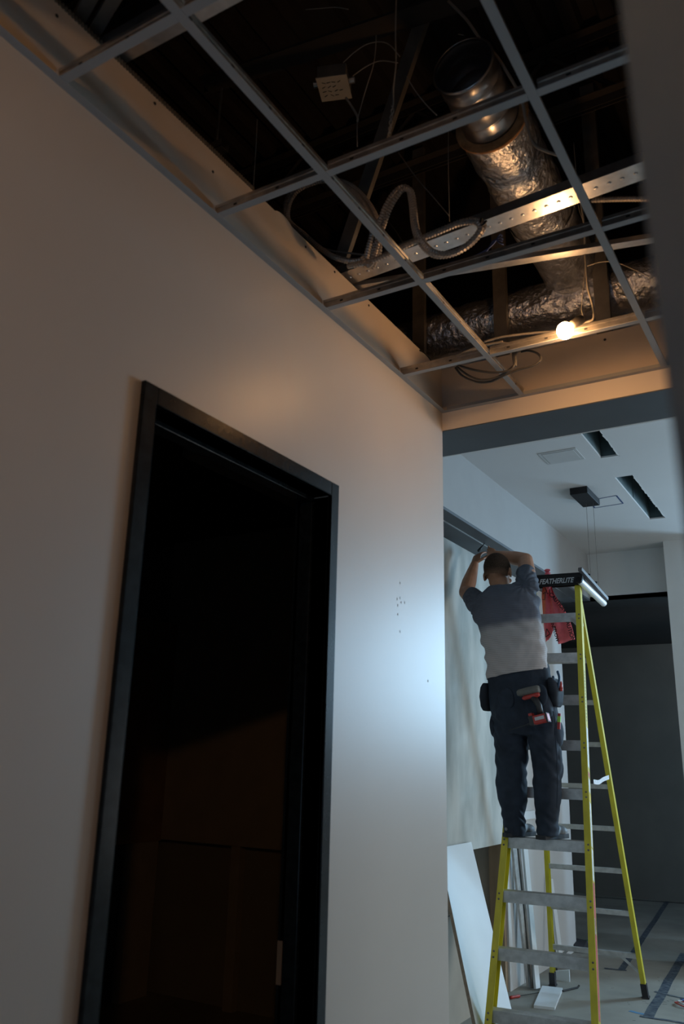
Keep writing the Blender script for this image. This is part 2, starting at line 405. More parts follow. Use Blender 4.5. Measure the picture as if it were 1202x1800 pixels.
# ceiling with two slots
slots = [(.165, .290, 4.75, 5.665), (.15, .282, 6.12, 7.403)]
mb = MB(); wall_with_holes(-1.6, 5.6, YB+.013, 12.1, slots, lambda a, b, c, d: mb.box(a, b, c, d, ZC, ZC+.016))
struct(mb, 'ceiling', M_ceil, 'white ceiling of the far room with two cut slots')
for k, (a, b, c, d) in enumerate(slots):
    mb = MB(); mb.box(a-.002, a, c, d, ZC+.016, ZC+.30); mb.box(b, b+.002, c, d, ZC+.016, ZC+.30)
    mb.box(a, b, c-.002, c, ZC+.016, ZC+.30); mb.box(a, b, d, d+.002, ZC+.016, ZC+.30); mb.box(a, b, c, d, ZC+.30, ZC+.302)
    mb.box(a-.004, a+.004, (c+d)/2-.02, (c+d)/2+.02, ZC+.0165, ZC+.25)
    tag(mb.build('ceiling_slot', M_slot), ('nearer dark slot cut in the white ceiling', 'farther dark slot cut in the white ceiling, beside the taped outline')[k], 'ceiling slot', 'slots cut in the white ceiling')
    mb = MB()
    y = c
    while y < d:   # torn paper edge
        L = random.uniform(.02, .06); mb.box(b-random.uniform(.002, .012), b, y, min(y+L, d), ZC-.001, ZC+.002); y += L
    mb.m = 0; mb.box(a, b, d-.012, d, ZC-.001, ZC+.012)
    o = mb.build('trim_%d' % (7+k), M_white); tag(o, 'torn paper edge of the %s ceiling slot' % ('nearer', 'farther')[k], kind='structure')
# outer shell of the far room with windows
mb = MB(); wall_with_holes(.62, 5.6, 0, ZC+.1, [(1.8, 3.05, 1.9, 3.55)], lambda a, b, c, d: mb.box(a, b, 9.4, 9.5, c, d))
struct(mb, 'wall_far', M_white, 'far room end wall with window')
mb = MB(); wall_with_holes(YB-.1, 9.5, 0, ZC+.1, [(5.0, 7.6, .5, 2.4)], lambda a, b, c, d: mb.box(5.5, 5.6, a, b, c, d))
struct(mb, 'wall_window_side', M_white, 'far room side wall with window')
mb = MB(); mb.box(2.05, 5.6, YE, YB-.02, 0, ZC+.1); struct(mb, 'wall_near_side', M_white, 'wall beside the hall opening')
def window(n, put, label):
    r = thing('window_%d' % n, put['c'], label, 'window', kind='structure'); del r['category']
    mb = MB()
    for b in put['bars']: mb.box(*b)
    mb.build('window_frame', M_winf, r)
window(1, dict(c=(2.42, 9.45, 1.9), bars=[(1.8,3.05,9.42,9.48,1.9,1.95),(1.8,3.05,9.42,9.48,3.5,3.55),(1.8,1.85,9.42,9.48,1.95,3.5),(3.0,3.05,9.42,9.48,1.95,3.5)]), 'dark framed window in the far wall')
window(2, dict(c=(5.55, 6.3, .5), bars=[(5.52,5.58,5.0,7.6,.5,.55),(5.52,5.58,5.0,7.6,2.35,2.4),(5.52,5.58,5.0,5.05,.55,2.35),(5.52,5.58,7.55,7.6,.55,2.35),(5.52,5.58,6.28,6.32,.55,2.35)]), 'dark framed window in the side wall')
window(3, dict(c=(1.1, -1.95, .45), bars=[(.35,1.85,-1.98,-1.92,.45,.5),(.35,1.85,-1.98,-1.92,1.9,1.95),(.35,.4,-1.98,-1.92,.5,1.9),(1.8,1.85,-1.98,-1.92,.5,1.9)]), 'added dark framed opening for the fill light behind the viewer')  # unseen window added to go with the fill light
# roof deck: corrugated steel
mb = MB(); prof = []; X = -4.2
xs = []
while X < 5.6:
    xs += [(X, 0), (X+.06, 0), (X+.075, .04), (X+.135, .04)]; X += .15
vs = []; 
for (x, z) in xs: vs += [(x, -2.0, ZD+z), (x, 12.1, ZD+z)]
fs = [(2*i, 2*i+1, 2*i+3, 2*i+2) for i in range(len(xs)-1)]
mb.add(vs, fs)
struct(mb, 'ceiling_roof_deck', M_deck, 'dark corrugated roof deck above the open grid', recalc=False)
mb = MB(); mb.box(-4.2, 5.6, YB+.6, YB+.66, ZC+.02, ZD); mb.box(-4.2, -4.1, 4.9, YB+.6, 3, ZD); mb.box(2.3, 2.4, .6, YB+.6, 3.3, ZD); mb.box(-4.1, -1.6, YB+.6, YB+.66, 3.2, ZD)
struct(mb, 'wall_plenum', M_deck, 'dark wall closing the space above the grid')

# ------------------------------------------------------------------ door frame
r = thing('door_1', (0, 1.885, 0), 'black steel door frame with no door in the beige wall', 'door', kind='structure'); del r['category']
fw = .050; pr = .014
def jamb(y0, y1, sgn):   # face, reveal, stop
    mb = MB(); mb.box(0, pr, y0, y1, 0, DZ+fw)
    yi = y1 if sgn > 0 else y0
    mb.box(-.135, pr, min(yi-sgn*.006, yi), max(yi-sgn*.006, yi), 0, DZ)
    mb.box(-.105, -.055, min(yi, yi+sgn*.016), max(yi, yi+sgn*.016), 0, DZ-.016)
    return mb
jamb(DY0-fw, DY0, 1).build('jamb', M_frame, r, bevel=.0025)
j2 = jamb(DY1, DY1+fw, -1).build('jamb', M_frame, r, bevel=.0025)
mb = MB(); mb.box(0, pr, DY0-.0005, DY1+.0005, DZ, DZ+fw); mb.box(-.135, pr, DY0, DY1, DZ, DZ+.006); mb.box(-.105, -.055, DY0, DY1, DZ-.016, DZ)
mb.build('frame_head', M_frame, r, bevel=.0025)
mb = MB(); mb.box(-.130, -.112, DY1-.0075, DY1-.005, .98, 1.10)
s_ = mb.build('strike_plate', M_wood, j2); s_['label'] = 'steel strike plate'

# ------------------------------------------------------------------ wall angle, ceiling grid
mb = MB(); mb.box(0, .024, -1.9, YE, ZG-.0015, ZG); mb.box(0, .0015, -1.9, YE, ZG, ZG+.024)
tag(mb.build('wall_angle', M_tee), 'grey wall angle along the long beige hall wall', 'ceiling trim')
mb = MB(); mb.box(0.024, 2.05, YE-.024, YE, ZG-.0015, ZG); mb.box(0.024, 2.05, YE-.0015, YE, ZG, ZG+.024)
tag(mb.build('wall_angle', M_tee), 'grey wall angle across the bulkhead at the hall end', 'ceiling trim')
grid = thing('ceiling_grid', (1.0, 1.7, ZG), 'open grey suspended ceiling grid with no tiles over the hall', 'ceiling grid')
def tee(a, b, hole_step=.15):
    a = Vector(a); b = Vector(b); d = (b-a).normalized(); sd = d.cross(Vector((0, 0, 1)))
    mb = MB()
    c = (a+b)/2; L = (b-a).length/2
    mb.obox(c+Vector((0,0,.0007)), d, sd, (0,0,1), L, .012, .0008)
    mb.m = 1
    mb.obox(c+Vector((0,0,.016)), d, sd, (0,0,1), L, .0009, .015)
    mb.obox(c+Vector((0,0,.034)), d, sd, (0,0,1), L, .0032, .0055)
    mb.m = 2; n = int(2*L/.152)
    for i in range(n):
        p = a + d*(.076+i*.152) + Vector((0,0,.020))
        mb.obox(p, d, sd, (0,0,1), .006, .0014, .0035)
    return mb
GX = [.39, .985, 1.595]; GY = [.42, 1.032, 1.628, 2.243, 2.858]
for x in GX: tee((x, -1.9, ZG), (x, YE-.002, ZG)).build('main_tee', [M_tee, M_teeside, M_blk], grid)
for y in GY:
    xx = [.003] + GX + [2.048]
    for a, b in zip(xx, xx[1:]):
        tee((a+(.0125 if a > .01 else 0), y, ZG+.0004), (b-(.0125 if b < 2.04 else 0), y, ZG+.0004)).build('cross_tee', [M_tee, M_teeside, M_blk], grid)

# corner bead (perforated, toothed) along the drywall edge
mb = MB(); y = -.3
while y < 1.80:
    mb.box(-.004, .0035, y, y+.006, ZW-.004, ZW+.010); y += .0105
mb.box(-.006, .002, -.3, 1.8, ZW+.0, ZW+.006)
o = tag(mb.build('corner_bead', M_bead), 'toothed metal corner bead on the top edge of the raw drywall', 'corner bead')
# screws and filled spots on the raw drywall
spots = thing('drywall_patch', (0, 1.3, 3.3), 'smooth rounded filler patches and screws on the raw drywall strip', 'filler patch')
def patch(px, py, ry, rz):
    c = at_x(px, py, 0); mb = MB(); n = 20
    vs = [(.0012, c.y, c.z)] + [(.0004, c.y+ry*math.cos(2*PI*k/n), c.z+rz*math.sin(2*PI*k/n)) for k in range(n)]
    mb.add(vs, [(0, k+1, (k+1) % n+1) for k in range(n)]); return mb
patch(203, 176, .045, .045).build('patch', M_spk, spots, smooth=True)
patch(497, 398, .07, .045).build('patch', M_spk, spots, smooth=True)
patch(70, 52, .07, .05).build('patch', M_spk, spots, smooth=True)
for (px, py) in ((100, 28), (374, 302), (537, 434), (588, 478), (613, 520), (648, 537), (272, 182)):
    c = at_x(px, py, 0); mb = MB(); mb.lathe((0, c.y, c.z), (1, 0, 0), [(.0, .002), (.004, .002), (.005, .0)], 10); mb.build('screw', M_blk, spots)
c = at_y(1063, 597, YE-.0); mb = MB(); mb.lathe(c, (0, -1, 0), [(0, .002), (.005, .002), (.006, 0)], 10); mb.build('screw', M_blk, spots)

# ------------------------------------------------------------------ steel studs in the plenum
def channel(a, b, web, fl, openv, t=.0012, dimples=False, mats=None):
    """C channel from a to b; web faces opposite openv"""
    a = Vector(a); b = Vector(b); d = (b-a).normalized(); o = Vector(openv).normalized(); s = d.cross(o).normalized()
    L = (b-a).length/2; c = (a+b)/2; mb = MB()
    mb.obox(c, d, s, o, L, web/2, t/2)
    mb.obox(c+s*(web/2)+o*fl/2, d, o, s, L, fl/2, t/2); mb.obox(c-s*(web/2)+o*fl/2, d, o, s, L, fl/2, t/2)
    mb.obox(c+s*(web/2-.004)+o*fl, d, s, o, L, .004, t/2); mb.obox(c-s*(web/2-.004)+o*fl, d, s, o, L, .004, t/2)
    if dimples:
        n = int(2*L/.042)
        for i in range(n):
            p = a + d*(.03+i*.042)
            mb.lathe(p - o*t/2, -o, [(.0072, 0), (.0050, .0022), (.0015, .0027), (0, .0027)], 10)
    return mb
p0 = at_z(604, 487, 3.425); p1 = at_z(1180, 286, 3.425)
p0 = Vector((-.03, 2.43, 3.425)); p1 = Vector((1.75, 2.30, 3.425))
tag(channel(p0, p1, .085, .035, (0, 0, 1), dimples=True).build('steel_stud', M_galv), 'bright dimpled steel stud lying across the opening under the foil duct', 'steel stud')
p0 = at_z(616, 508, 3.42); p1 = at_z(1200, 414, 3.42)
tag(channel((-.04, p0.y, 3.42), p1, .036, .018, (0, 0, 1)).build('steel_channel', M_galv), 'thin steel channel running slantwise behind the dimpled stud', 'steel stud')
a = Vector((-.03, 1.20, 3.43)); b = Vector((2.0, 1.20, 3.43))
tag(channel(a, b, .075, .03, (0, 0, 1)).build('steel_stud', M_galv), 'pale steel stud lying beside the tee at the top left', 'steel stud')
for k, (A, B) in enumerate((((131, 50), (172, -25)), ((160, 68), (215, -25)))):
    a = at_z(*A, 3.46); b = at_z(*B, 3.46)
    tag(channel(a, b, .032, .02, (0, 0, 1)).build('steel_stud', M_galvd), ('left', 'right')[k] + ' of the two short steel studs in the top left corner', 'steel stud')
for k, (px, lab) in enumerate(((735, 'steel stud upright nearest the left wall behind the bulkhead'), (880, 'middle steel stud upright behind the bulkhead'), (1062, 'bright edged steel stud upright right of the lit bulb'))):
    c = at_y(px, 590, 3.313)
    tag(channel((c.x, 3.313, ZG+.02), (c.x, 3.313, ZD-.02), .062, .026, (0, 1, 0)).build('steel_stud', M_galvd), lab, 'steel stud')
# diagonal brace
a = at_z(592, 470, 3.52); b = at_z(700, 150, 4.15)
tag(channel(a, b + (b-a)*.35, .05, .03, (0, 1, .4)).build('diagonal_brace', M_galvd), 'dull steel brace rising diagonally behind the cable loops', 'brace')
# roof joists
for k, (y, lab) in enumerate(((1.75, 'dark roof joist above the junction box'), (3.05, 'dark roof joist above the foil duct'))):
    r = thing('roof_joist', (0, y, ZD-.35), lab, 'joist', 'dark open web roof joists')
    for zz, nm in ((ZD-.01, 'top_chord'), (ZD-.36, 'bottom_chord')):
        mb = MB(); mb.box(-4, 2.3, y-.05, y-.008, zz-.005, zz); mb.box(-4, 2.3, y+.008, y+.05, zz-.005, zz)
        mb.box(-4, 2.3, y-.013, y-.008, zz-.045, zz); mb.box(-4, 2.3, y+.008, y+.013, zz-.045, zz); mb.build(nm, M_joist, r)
    X = -2.0; i = 0
    while X < 2.2:
        mb = MB(); z0, z1 = (ZD-.37, ZD-.03) if i % 2 else (ZD-.03, ZD-.37)
        mb.tube([(X, y, z0), (X+.33, y, z1)], .011, 6); mb.build('web_bar', M_joist, r); X += .33; i += 1
# steel beam seen at upper left
mb = MB(); a = at_z(560, 40, 4.45); 
mb.bar(at_z(360, 150, 4.35), at_z(900, -30, 4.35), .09, .012); mb.bar(at_z(360, 150, 4.40), at_z(900, -30, 4.40), .012, .09)
tag(mb.build('roof_beam', M_joist), 'dark tee shaped roof beam crossing above the junction box', 'beam')

# ------------------------------------------------------------------ ducts
def crumple(P, n, r, amp, seed, length_axis):
    """foil jacket: noisy cylinder along list of points P"""
    pts = resample(spline(P, 14), .016); t = None; vs = []; fs = []; N = len(pts)
    u = (pts[1]-pts[0]).orthogonal().normalized()
    for i, p in enumerate(pts):
        t = (pts[min(i+1, N-1)]-pts[max(i-1, 0)]).normalized(); u = (u-t*u.dot(t)).normalized(); v = t.cross(u)
        for k in range(n):
            a = 2*PI*k/n; d = u*math.cos(a)+v*math.sin(a); q = p+d*r
            s = q*1.0
            nn = noise.noise(Vector((s.x*26+seed, s.y*26, s.z*26)))*.45 + noise.noise(Vector((s.x*9, s.y*9+seed, s.z*9)))*.9
            rid = abs(noise.noise(Vector((s.x*14, s.y*14, s.z*14+seed*3))))
            vs.append(q + d*(amp*(nn - 1.2*(.35-rid if rid < .35 else 0))))
    for i in range(N-1):
        for k in range(n): fs.append((i*n+k, i*n+(k+1) % n, (i+1)*n+(k+1) % n, (i+1)*n+k))
    fs += [list(range(n))[::-1], [(N-1)*n+k for k in range(n)]]
    return MB().add(vs, fs)
D0 = Vector((.640, 2.04, 3.80)); D1 = Vector((.610, 3.42, 3.80)); dd = (D1-D0).normalized()
r = thing('foil_duct', D0, 'crinkled foil duct with an open round steel end pointing at the viewer', 'duct')
prof = []
N_ = 14
prof_o = [(.100, 0), (.106, .004), (.100, .012)]
h = .012
while h < .30:
    prof_o += [(.100, h+.049), (.1022, h+.053), (.1022, h+.058), (.100, h+.062), (.1, h+.063)]; h += .063
prof_i = [(q[0]-.003, q[1]) for q in reversed(prof_o)]
mb = MB(); mb.lathe(D0, dd, prof_o + prof_i + [prof_o[0]], 40); mb.build('duct_collar', M_duct, r, smooth=True)
mb = crumple([D0+dd*.27, D0+dd*.6, D0+dd*1.0, D0+dd*1.34], 60, .128, .009, 1.7, 0)
mb.build('foil_jacket', M_foil, r, smooth=True)
mb = MB(); mb.lathe(D0+dd*.262, dd, [(.103, 0), (.131, .004), (.134, .012), (.128, .022), (.103, .02)], 40); o = mb.build('insulation_edge', M_fibre, r, smooth=True); o['label'] = 'brown insulation edge'
mb = MB(); c = D0+dd*.86
mb.lathe(c, dd, [(.1345, 0), (.1375, .001), (.1375, .05), (.1345, .051)], 40); mb.build('foil_tape', M_foil, r, smooth=True)
mb = crumple([(-.62, 3.462, 3.66), (-.3, 3.462, 3.68), (.3, 3.462, 3.70), (.9, 3.462, 3.69), (2.0, 3.462, 3.68)], 64, .112, .010, 5.1, 0)
o = mb.build('branch_jacket', M_foil, r, smooth=True); o['label'] = 'crosswise foil jacket behind the steel uprights'

# ------------------------------------------------------------------ cables
def cable(pix, plane, val, rad, mat_, name, label, cat, ridge=0, step=None, off=(0,0,0), group=None, parent=None, n=8):
    f = {'x': at_x, 'y': at_y, 'z': at_z}[plane]
    P = []
    for q in pix:
        v = val if len(q) == 2 else q[2]
        P.append(f(q[0], q[1], v) + Vector(off))
    S = spline(P, 10); S = resample(S, step or .012)
    mb = MB(); mb.tube(S, rad, n, ridge=ridge); o = mb.build(name, mat_, parent, smooth=not ridge)
    if parent is None: tag(o, label, cat, group)
    return o
def R3(l): return [(450+a/3.005, 280+b/3.005) for a, b in l]
loop1 = R3([(575,570),(590,480),(612,390),(600,300),(540,200),(460,135),(380,112),(300,125),(220,165),(178,225),(166,300),(188,345),(250,395),(330,465),(410,515),(500,538),(570,530)])
loop1b = R3([(600,572),(615,485),(645,400),(640,320),(580,215),(500,140),(400,108),(300,118),(205,160),(160,225),(158,300),(180,350)])
loop2 = R3([(560,520),(600,560),(632,470),(665,370),(705,260),(750,185),(785,155),(820,175),(835,260),(845,350),(870,420),(930,485),(1010,500),(1100,465),(1180,380),(1165,335),(1080,338),(960,385),(850,430),(700,500),(600,540),(480,565)])
loop2b = R3([(610,575),(650,480),(640,385),(675,270),(720,190),(765,150),(805,160),(822,240),(830,330),(850,410),(900,480),(960,510),(1050,495),(1140,440),(1200,360),(1180,328),(1100,328),(1000,365),(880,415),(760,470)])
for k, (l, y, lab) in enumerate(((loop1, 2.31, 'armoured cable loop hanging left, inner of the pair'), (loop1b, 2.33, 'armoured cable loop hanging left, outer of the pair'),
                              (loop2, 2.255, 'armoured cable looping over the dimpled stud, inner of the pair'), (loop2b, 2.277, 'armoured cable looping over the dimpled stud, outer of the pair'))):
    cable(l, 'y', y, .0088, M_bx, 'armoured_cable', lab, 'cable', ridge=.0028, step=.0055, group='armoured cables looped above the grid')
cable(R3([(440,575),(520,560),(640,530),(760,500),(860,465),(960,430),(1080,380),(1180,345)]), 'y', 2.6, .0085, M_bx, 'armoured_cable', 'armoured cable lying straight along the dimpled stud', 'cable', ridge=.0018, step=.005, group='armoured cables looped above the grid')
cable([(1040,352),(1090,350),(1150,350),(1210,352)], 'y', 2.6, .0085, M_bx, 'armoured_cable', 'armoured cable passing behind the right end of the dimpled stud', 'cable', ridge=.0018, step=.005)
cable([(846,384),(843,398),(850,394),(858,384)], 'y', 2.25, .004, M_blk, 'cable_tie', 'black tie bundling the cable loops on the stud', 'cable tie')
cable([(640,345),(690,400),(715,440)], 'y', 2.9, .004, M_wirek, 'hanger_wire', 'thin dark wire sagging behind the cable loops', 'wire')
# plenum wires
cable([(697,-30),(695,60),(696,110),(692,150),(691,185),(687,195),(690,205),(684,215),(688,225),(682,235),(686,243)], 'y', 1.64, .0016, M_wireg, 'hanger_wire', 'twisted hanger wire dropping to the cross tee', 'wire', step=.008, n=6)
cable([(688,186),(692,196),(685,206),(690,216),(683,226),(687,236)], 'y', 1.635, .0014, M_wireg, 'wire_tail', 'twisted tail at the foot of the hanger wire', 'wire', step=.006, n=6)
cable([(661,62),(660,85),(656,115),(645,150),(635,185),(628,215),(628,262)], 'y', 2.0, .0016, M_wireg, 'thin_wire', 'thin wire hanging right of the junction box', 'wire', n=6)
cable([(603,110),(625,90),(650,76),(680,76),(705,102)], 'y', 2.1, .002, M_wireg, 'thin_wire', 'upper thin wire arching over the junction box', 'wire', n=6)
cable([(618,135),(645,116),(670,107),(702,111)], 'y', 2.1, .002, M_wireg, 'thin_wire', 'lower thin wire arching over the junction box', 'wire', n=6)
cable([(715,135),(730,160),(750,185),(770,205)], 'y', 2.1, .002, M_wireg, 'thin_wire', 'thin wire slanting left of the duct end', 'wire', n=6)
cable([(788,2),(820,35),(845,70),(870,95),(890,125),(915,170),(925,215),(940,255),(985,275)], 'y', 2.15, .005, M_wireg, 'flexible_conduit', 'grey flexible cord curving right of the duct end', 'cable')
cable([(536,17),(560,15),(590,13),(615,17)], 'y', 2.1, .002, M_wireg, 'thin_wire', 'thin wire at the very top above the box', 'wire', n=6)
cable([(788,230),(788,300),(790,390)], 'y', 2.4, .0014, M_wireg, 'thin_wire', 'thin straight wire left of the foil duct', 'wire', n=6)
cable([(805,0+60),(815,62)], 'y', 2.0, .001, M_wireg, 'thin_wire', 'short wire over the duct end', 'wire', n=6)
cable([(700,268),(730,310),(760,345),(790,380)], 'y', 2.7, .0025, M_wireg, 'thin_wire', 'thin wire sagging left of the foil duct', 'wire', n=6)
cable([(452,210),(450,255),(447,300),(445,335)], 'y', 1.95, .0016, M_wireg, 'thin_wire', 'thin wire hanging above the left tee crossing', 'wire', n=6)
cable([(1008,250),(1012,300),(1016,360),(1027,400),(1028,470),(1022,540),(1026,558)], 'y', 2.84, .0014, M_wireg, 'thin_wire', 'thin wire dropping beside the bulb cable', 'wire', n=6)
cable([(1030,468),(1060,460),(1085,462),(1110,472),(1140,486)], 'y', 2.9, .0018, M_wireg, 'thin_wire', 'thin wire bridging to the right foil duct', 'wire', n=6)
for k in range(4):
    cable([(790+k*4,462+k*2),(820,455+k*3),(850,442+k*2),(868,428-k*2),(878,412+k*5),(885,418+k*4)], 'y', 2.7, .0028, M_wireb, 'data_cable', None, None)
    o = COL.objects[-1] if False else bpy.context.scene.objects[-1]
_i = 0
for o in [q for q in SC.objects if q.name.startswith('data_cable')]:
    tag(o, ('upper', 'second', 'third', 'lowest')[_i] + ' strand of the thin blue data cables behind the dimpled stud', 'cable', 'blue data cables behind the stud'); _i += 1
# conduit rod and trapeze clip
mb = MB(); c = at_y(390, 155, 2.15); c2 = at_y(380, 258, 2.15); mb.tube([c, c2], .005, 8)
r = tag(mb.build('threaded_rod', M_galvd), 'grey threaded rod hanging above the left tee', 'rod')
r = thing('strut_clip', c2, 'small steel channel clip at the foot of the threaded rod', 'bracket')
mb = MB(); mb.box(c2.x-.035, c2.x+.045, c2.y-.025, c2.y+.025, c2.z-.03, c2.z-.027); mb.box(c2.x-.035, c2.x+.045, c2.y-.025, c2.y-.022, c2.z-.03, c2.z+.005); mb.box(c2.x-.035, c2.x+.045, c2.y+.022, c2.y+.025, c2.z-.03, c2.z+.005)
mb.build('clip_channel', M_galvd, r)
mb = MB(); mb.cyl(c2-Vector((0,0,.027)), c2-Vector((0,0,.015)), .010, 6); mb.build('nut', M_galvd, r)
# junction box
c = at_z(587, 155, 3.95)
r = thing('junction_box', c, 'square grey junction box with marker scribbles high in the dark', 'electrical box')
mb = MB(); a = .35; ax = Vector((math.cos(a), math.sin(a), 0)); ay = Vector((-math.sin(a), math.cos(a), 0))
mb.obox(c+Vector((0,0,.028)), ax, ay, (0,0,1), .052, .052, .026); mb.build('box_body', M_galvd, r)
mb = MB(); mb.obox(c, ax, ay, (0,0,1), .056, .056, .0015); mb.build('cover_plate', mat('box_cover', (.30,.28,.24), rough=.6, var=.1), r)
mb = MB()
for i in range(4):
    for j in range(3 if i % 2 else 4):
        q = c + ax*(-.034+j*.020+random.uniform(-.003,.003)) + ay*(-.03+i*.02) - Vector((0,0,.0022))
        mb.obox(q, ax+ay*random.uniform(-.8,.8), ay, (0,0,1), .007, .0013, .0004)
mb.build('marker_scribble', M_blk, r)
for s in (-1, 1):
    mb = MB(); mb.cyl(c+ax*s*.052+Vector((0,0,.025)), c+ax*s*.075+Vector((0,0,.025)), .012, 10); mb.build('connector', M_galv, r)
cable([(608,172),(620,190),(628,205),(628,215)], 'y', 2.02, .004, M_wireg, 'box_cable', 'short pale cable leaving the junction box', 'cable')

# bulb with socket and cable
bc = Vector((.722, 2.790, ZG-.004))
r = thing('lamp_bulb', bc, 'lit bare round bulb hanging at the far cross tee', 'light bulb')
mb = MB(); mb.ell(bc, .030, .030, .033, nu=24, nv=16); o = mb.build('glass_globe', M_bulb, r, smooth=True)
mb = MB(); mb.lathe(bc+Vector((.022,.012,.022)), (.75,.35,.55), [(.0, .0), (.015, .0), (.017, .01), (.019, .035), (.016, .05), (.008, .056), (0, .056)], 16); mb.build('socket', M_sock, r, smooth=True)
cable([(1008,572),(1030,566),(1043,560),(1041,535),(1033,505),(1030,470),(1028,440),(1027,400),(1020,350)], 'y', 2.83, .0042, M_wireg, 'electric_cord', None, None, parent=r, off=(0,0,0))
bc2 = Vector((1.68, -.32, 2.98))
r2_ = thing('lamp_bulb', bc2, 'second lit bare bulb hanging in the hall behind the viewer', 'light bulb')
mb = MB(); mb.ell(bc2, .030, .030, .033, nu=24, nv=16); mb.build('glass_globe', M_bulb2, r2_, smooth=True)
mb = MB(); mb.lathe(bc2+Vector((0,0,.026)), (0,0,1), [(0, 0), (.015, .0), (.017, .01), (.019, .035), (.016, .05), (0, .056)], 16); mb.build('socket', M_sock, r2_, smooth=True)
mb = MB(); mb.lathe(bc2, (0,0,1), [(.125, .028), (.110, .050), (.06, .082), (.018, .095), (.016, .093), (.058, .080), (.108, .048), (.123, .028), (.125, .028)], 28); mb.build('added_bulb_shade', M_galv, r2_, smooth=True)  # unseen shade added to keep this bulb's light off the plenum
mb = MB(); mb.tube([bc2+Vector((0,0,.08)), bc2+Vector((.02,-.03,.5)), bc2+Vector((0,.1,1.5))], .004, 8); mb.build('electric_cord', M_wireg, r2_)
# coiled cables by the bulkhead
def R4(l): return [(700+a/2.394, 450+b/2.394) for a, b in l]
c1 = R4([(245,465),(290,500),(340,520),(400,515),(450,490),(490,455),(492,420)])
c2_ = R4([(240,470),(270,505),(330,530),(390,528),(440,505),(500,480),(570,460),(600,435),(585,410),(545,398),(510,405)])
c3 = R4([(250,460),(320,480),(400,490),(470,480),(492,450)])
for l, y, lab in ((c1, 2.98, 'dark coiled cable hanging below the last tee, middle turn'), (c2_, 3.0, 'dark coiled cable hanging below the last tee, widest turn'), (c3, 2.96, 'dark coiled cable hanging below the last tee, shallow turn')):
    cable(l, 'y', y, .0048, M_wirek, 'coiled_cable', lab, 'cable')
for k, (l, lab) in enumerate(((R4([(240,440),(260,415),(330,385),(420,365),(470,372)]), 'tan cable bundle lying on the last tee, upper strand'), (R4([(230,450),(300,405),(360,380),(440,360)]), 'tan cable bundle lying on the last tee, back strand'),
                              (R4([(230,455),(320,420),(400,385),(450,372)]), 'tan cable bundle lying on the last tee, front strand'), (R4([(360,362),(440,340),(560,325),(680,316)]), 'tan flat cable running from the tee to the lit bulb'))):
    cable(l, 'y', 2.93+.015*k, .0048, M_wireg, 'tan_cable', lab, 'cable')
mb = MB(); c = at_y(905, 632, 2.97); mb.tube([c+Vector((0,0,.06)), c+Vector((0,0,.01)), c-Vector((0,0,.03))], [.012, .012, .007], 10)
tag(mb.build('cable_connector', M_galvd), 'small grey connector hanging in the coiled cables', 'connector')
cable([(503,392),(520,402),(545,425),(580,440),(640,448)], 'y', 2.45, .004, M_wireg, 'thin_cable', 'thin tan cable over the drywall edge near the loops', 'cable')
cable([(728,612),(745,620),(756,632),(758,640)], 'y', 3.05, .003, M_wirek, 'thin_cable', 'thin dark cable draped over the corner of the drywall', 'cable')

# ------------------------------------------------------------------ ceiling items in far room
r = thing('access_panel', (-.06, 5.49, ZC), 'square white access panel in the far room ceiling', 'access panel')
mb = MB(); x0, x1, y0, y1 = -.20, .065, 5.365, 5.61; z0 = ZC-.004; w_ = .018
mb.box(x0, x1, y0, y0+w_, z0, ZC); mb.box(x0, x1, y1-w_, y1, z0, ZC); mb.box(x0, x0+w_, y0+w_, y1-w_, z0, ZC); mb.box(x1-w_, x1, y0+w_, y1-w_, z0, ZC)
mb.build('panel_frame', M_vent, r, bevel=.001)
mb = MB(); mb.box(x0+w_+.003, x1-w_-.003, y0+w_+.003, y1-w_-.003, ZC-.006, ZC-.001); mb.build('panel_door', M_vent, r, bevel=.001)
r = thing('pendant_mount', (-.155, 6.4, ZC), 'black box ceiling mount with two thin hanging wires', 'ceiling mount')
mb = MB(); mb.box(-.222, -.085, 6.22, 6.60, ZC-.055, ZC); mb.build('canopy', M_cap, r, bevel=.004)
for (px, py0, px1, py1) in ((1020, 885, 1030, 970), (1037, 890, 1041, 972)):
    a = at_y(px, py0, 6.5); mb = MB(); a.z = ZC-.05; a.x = -.17 if px < 1030 else -.115
    b = Vector((a.x, a.y, 2.98)); mb.tube([a, b], .0016, 6); mb.build('suspension_wire', M_galvd, r)
r = thing('tape_outline', (-.06, 6.7, ZC), 'blue tape rectangle on the ceiling beside the black mount', 'tape')
tp = [at_z(*q, ZC-.001) for q in ((1036, 880), (1083, 871), (1095, 885), (1045, 893))]
for i in range(4):
    mb = MB(); mb.bar(tp[i], tp[(i+1) % 4], .012, .0008); mb.build('tape_strip', mat('ceiling_tape%d' % i, (.03, .06, .16), rough=.6), r)

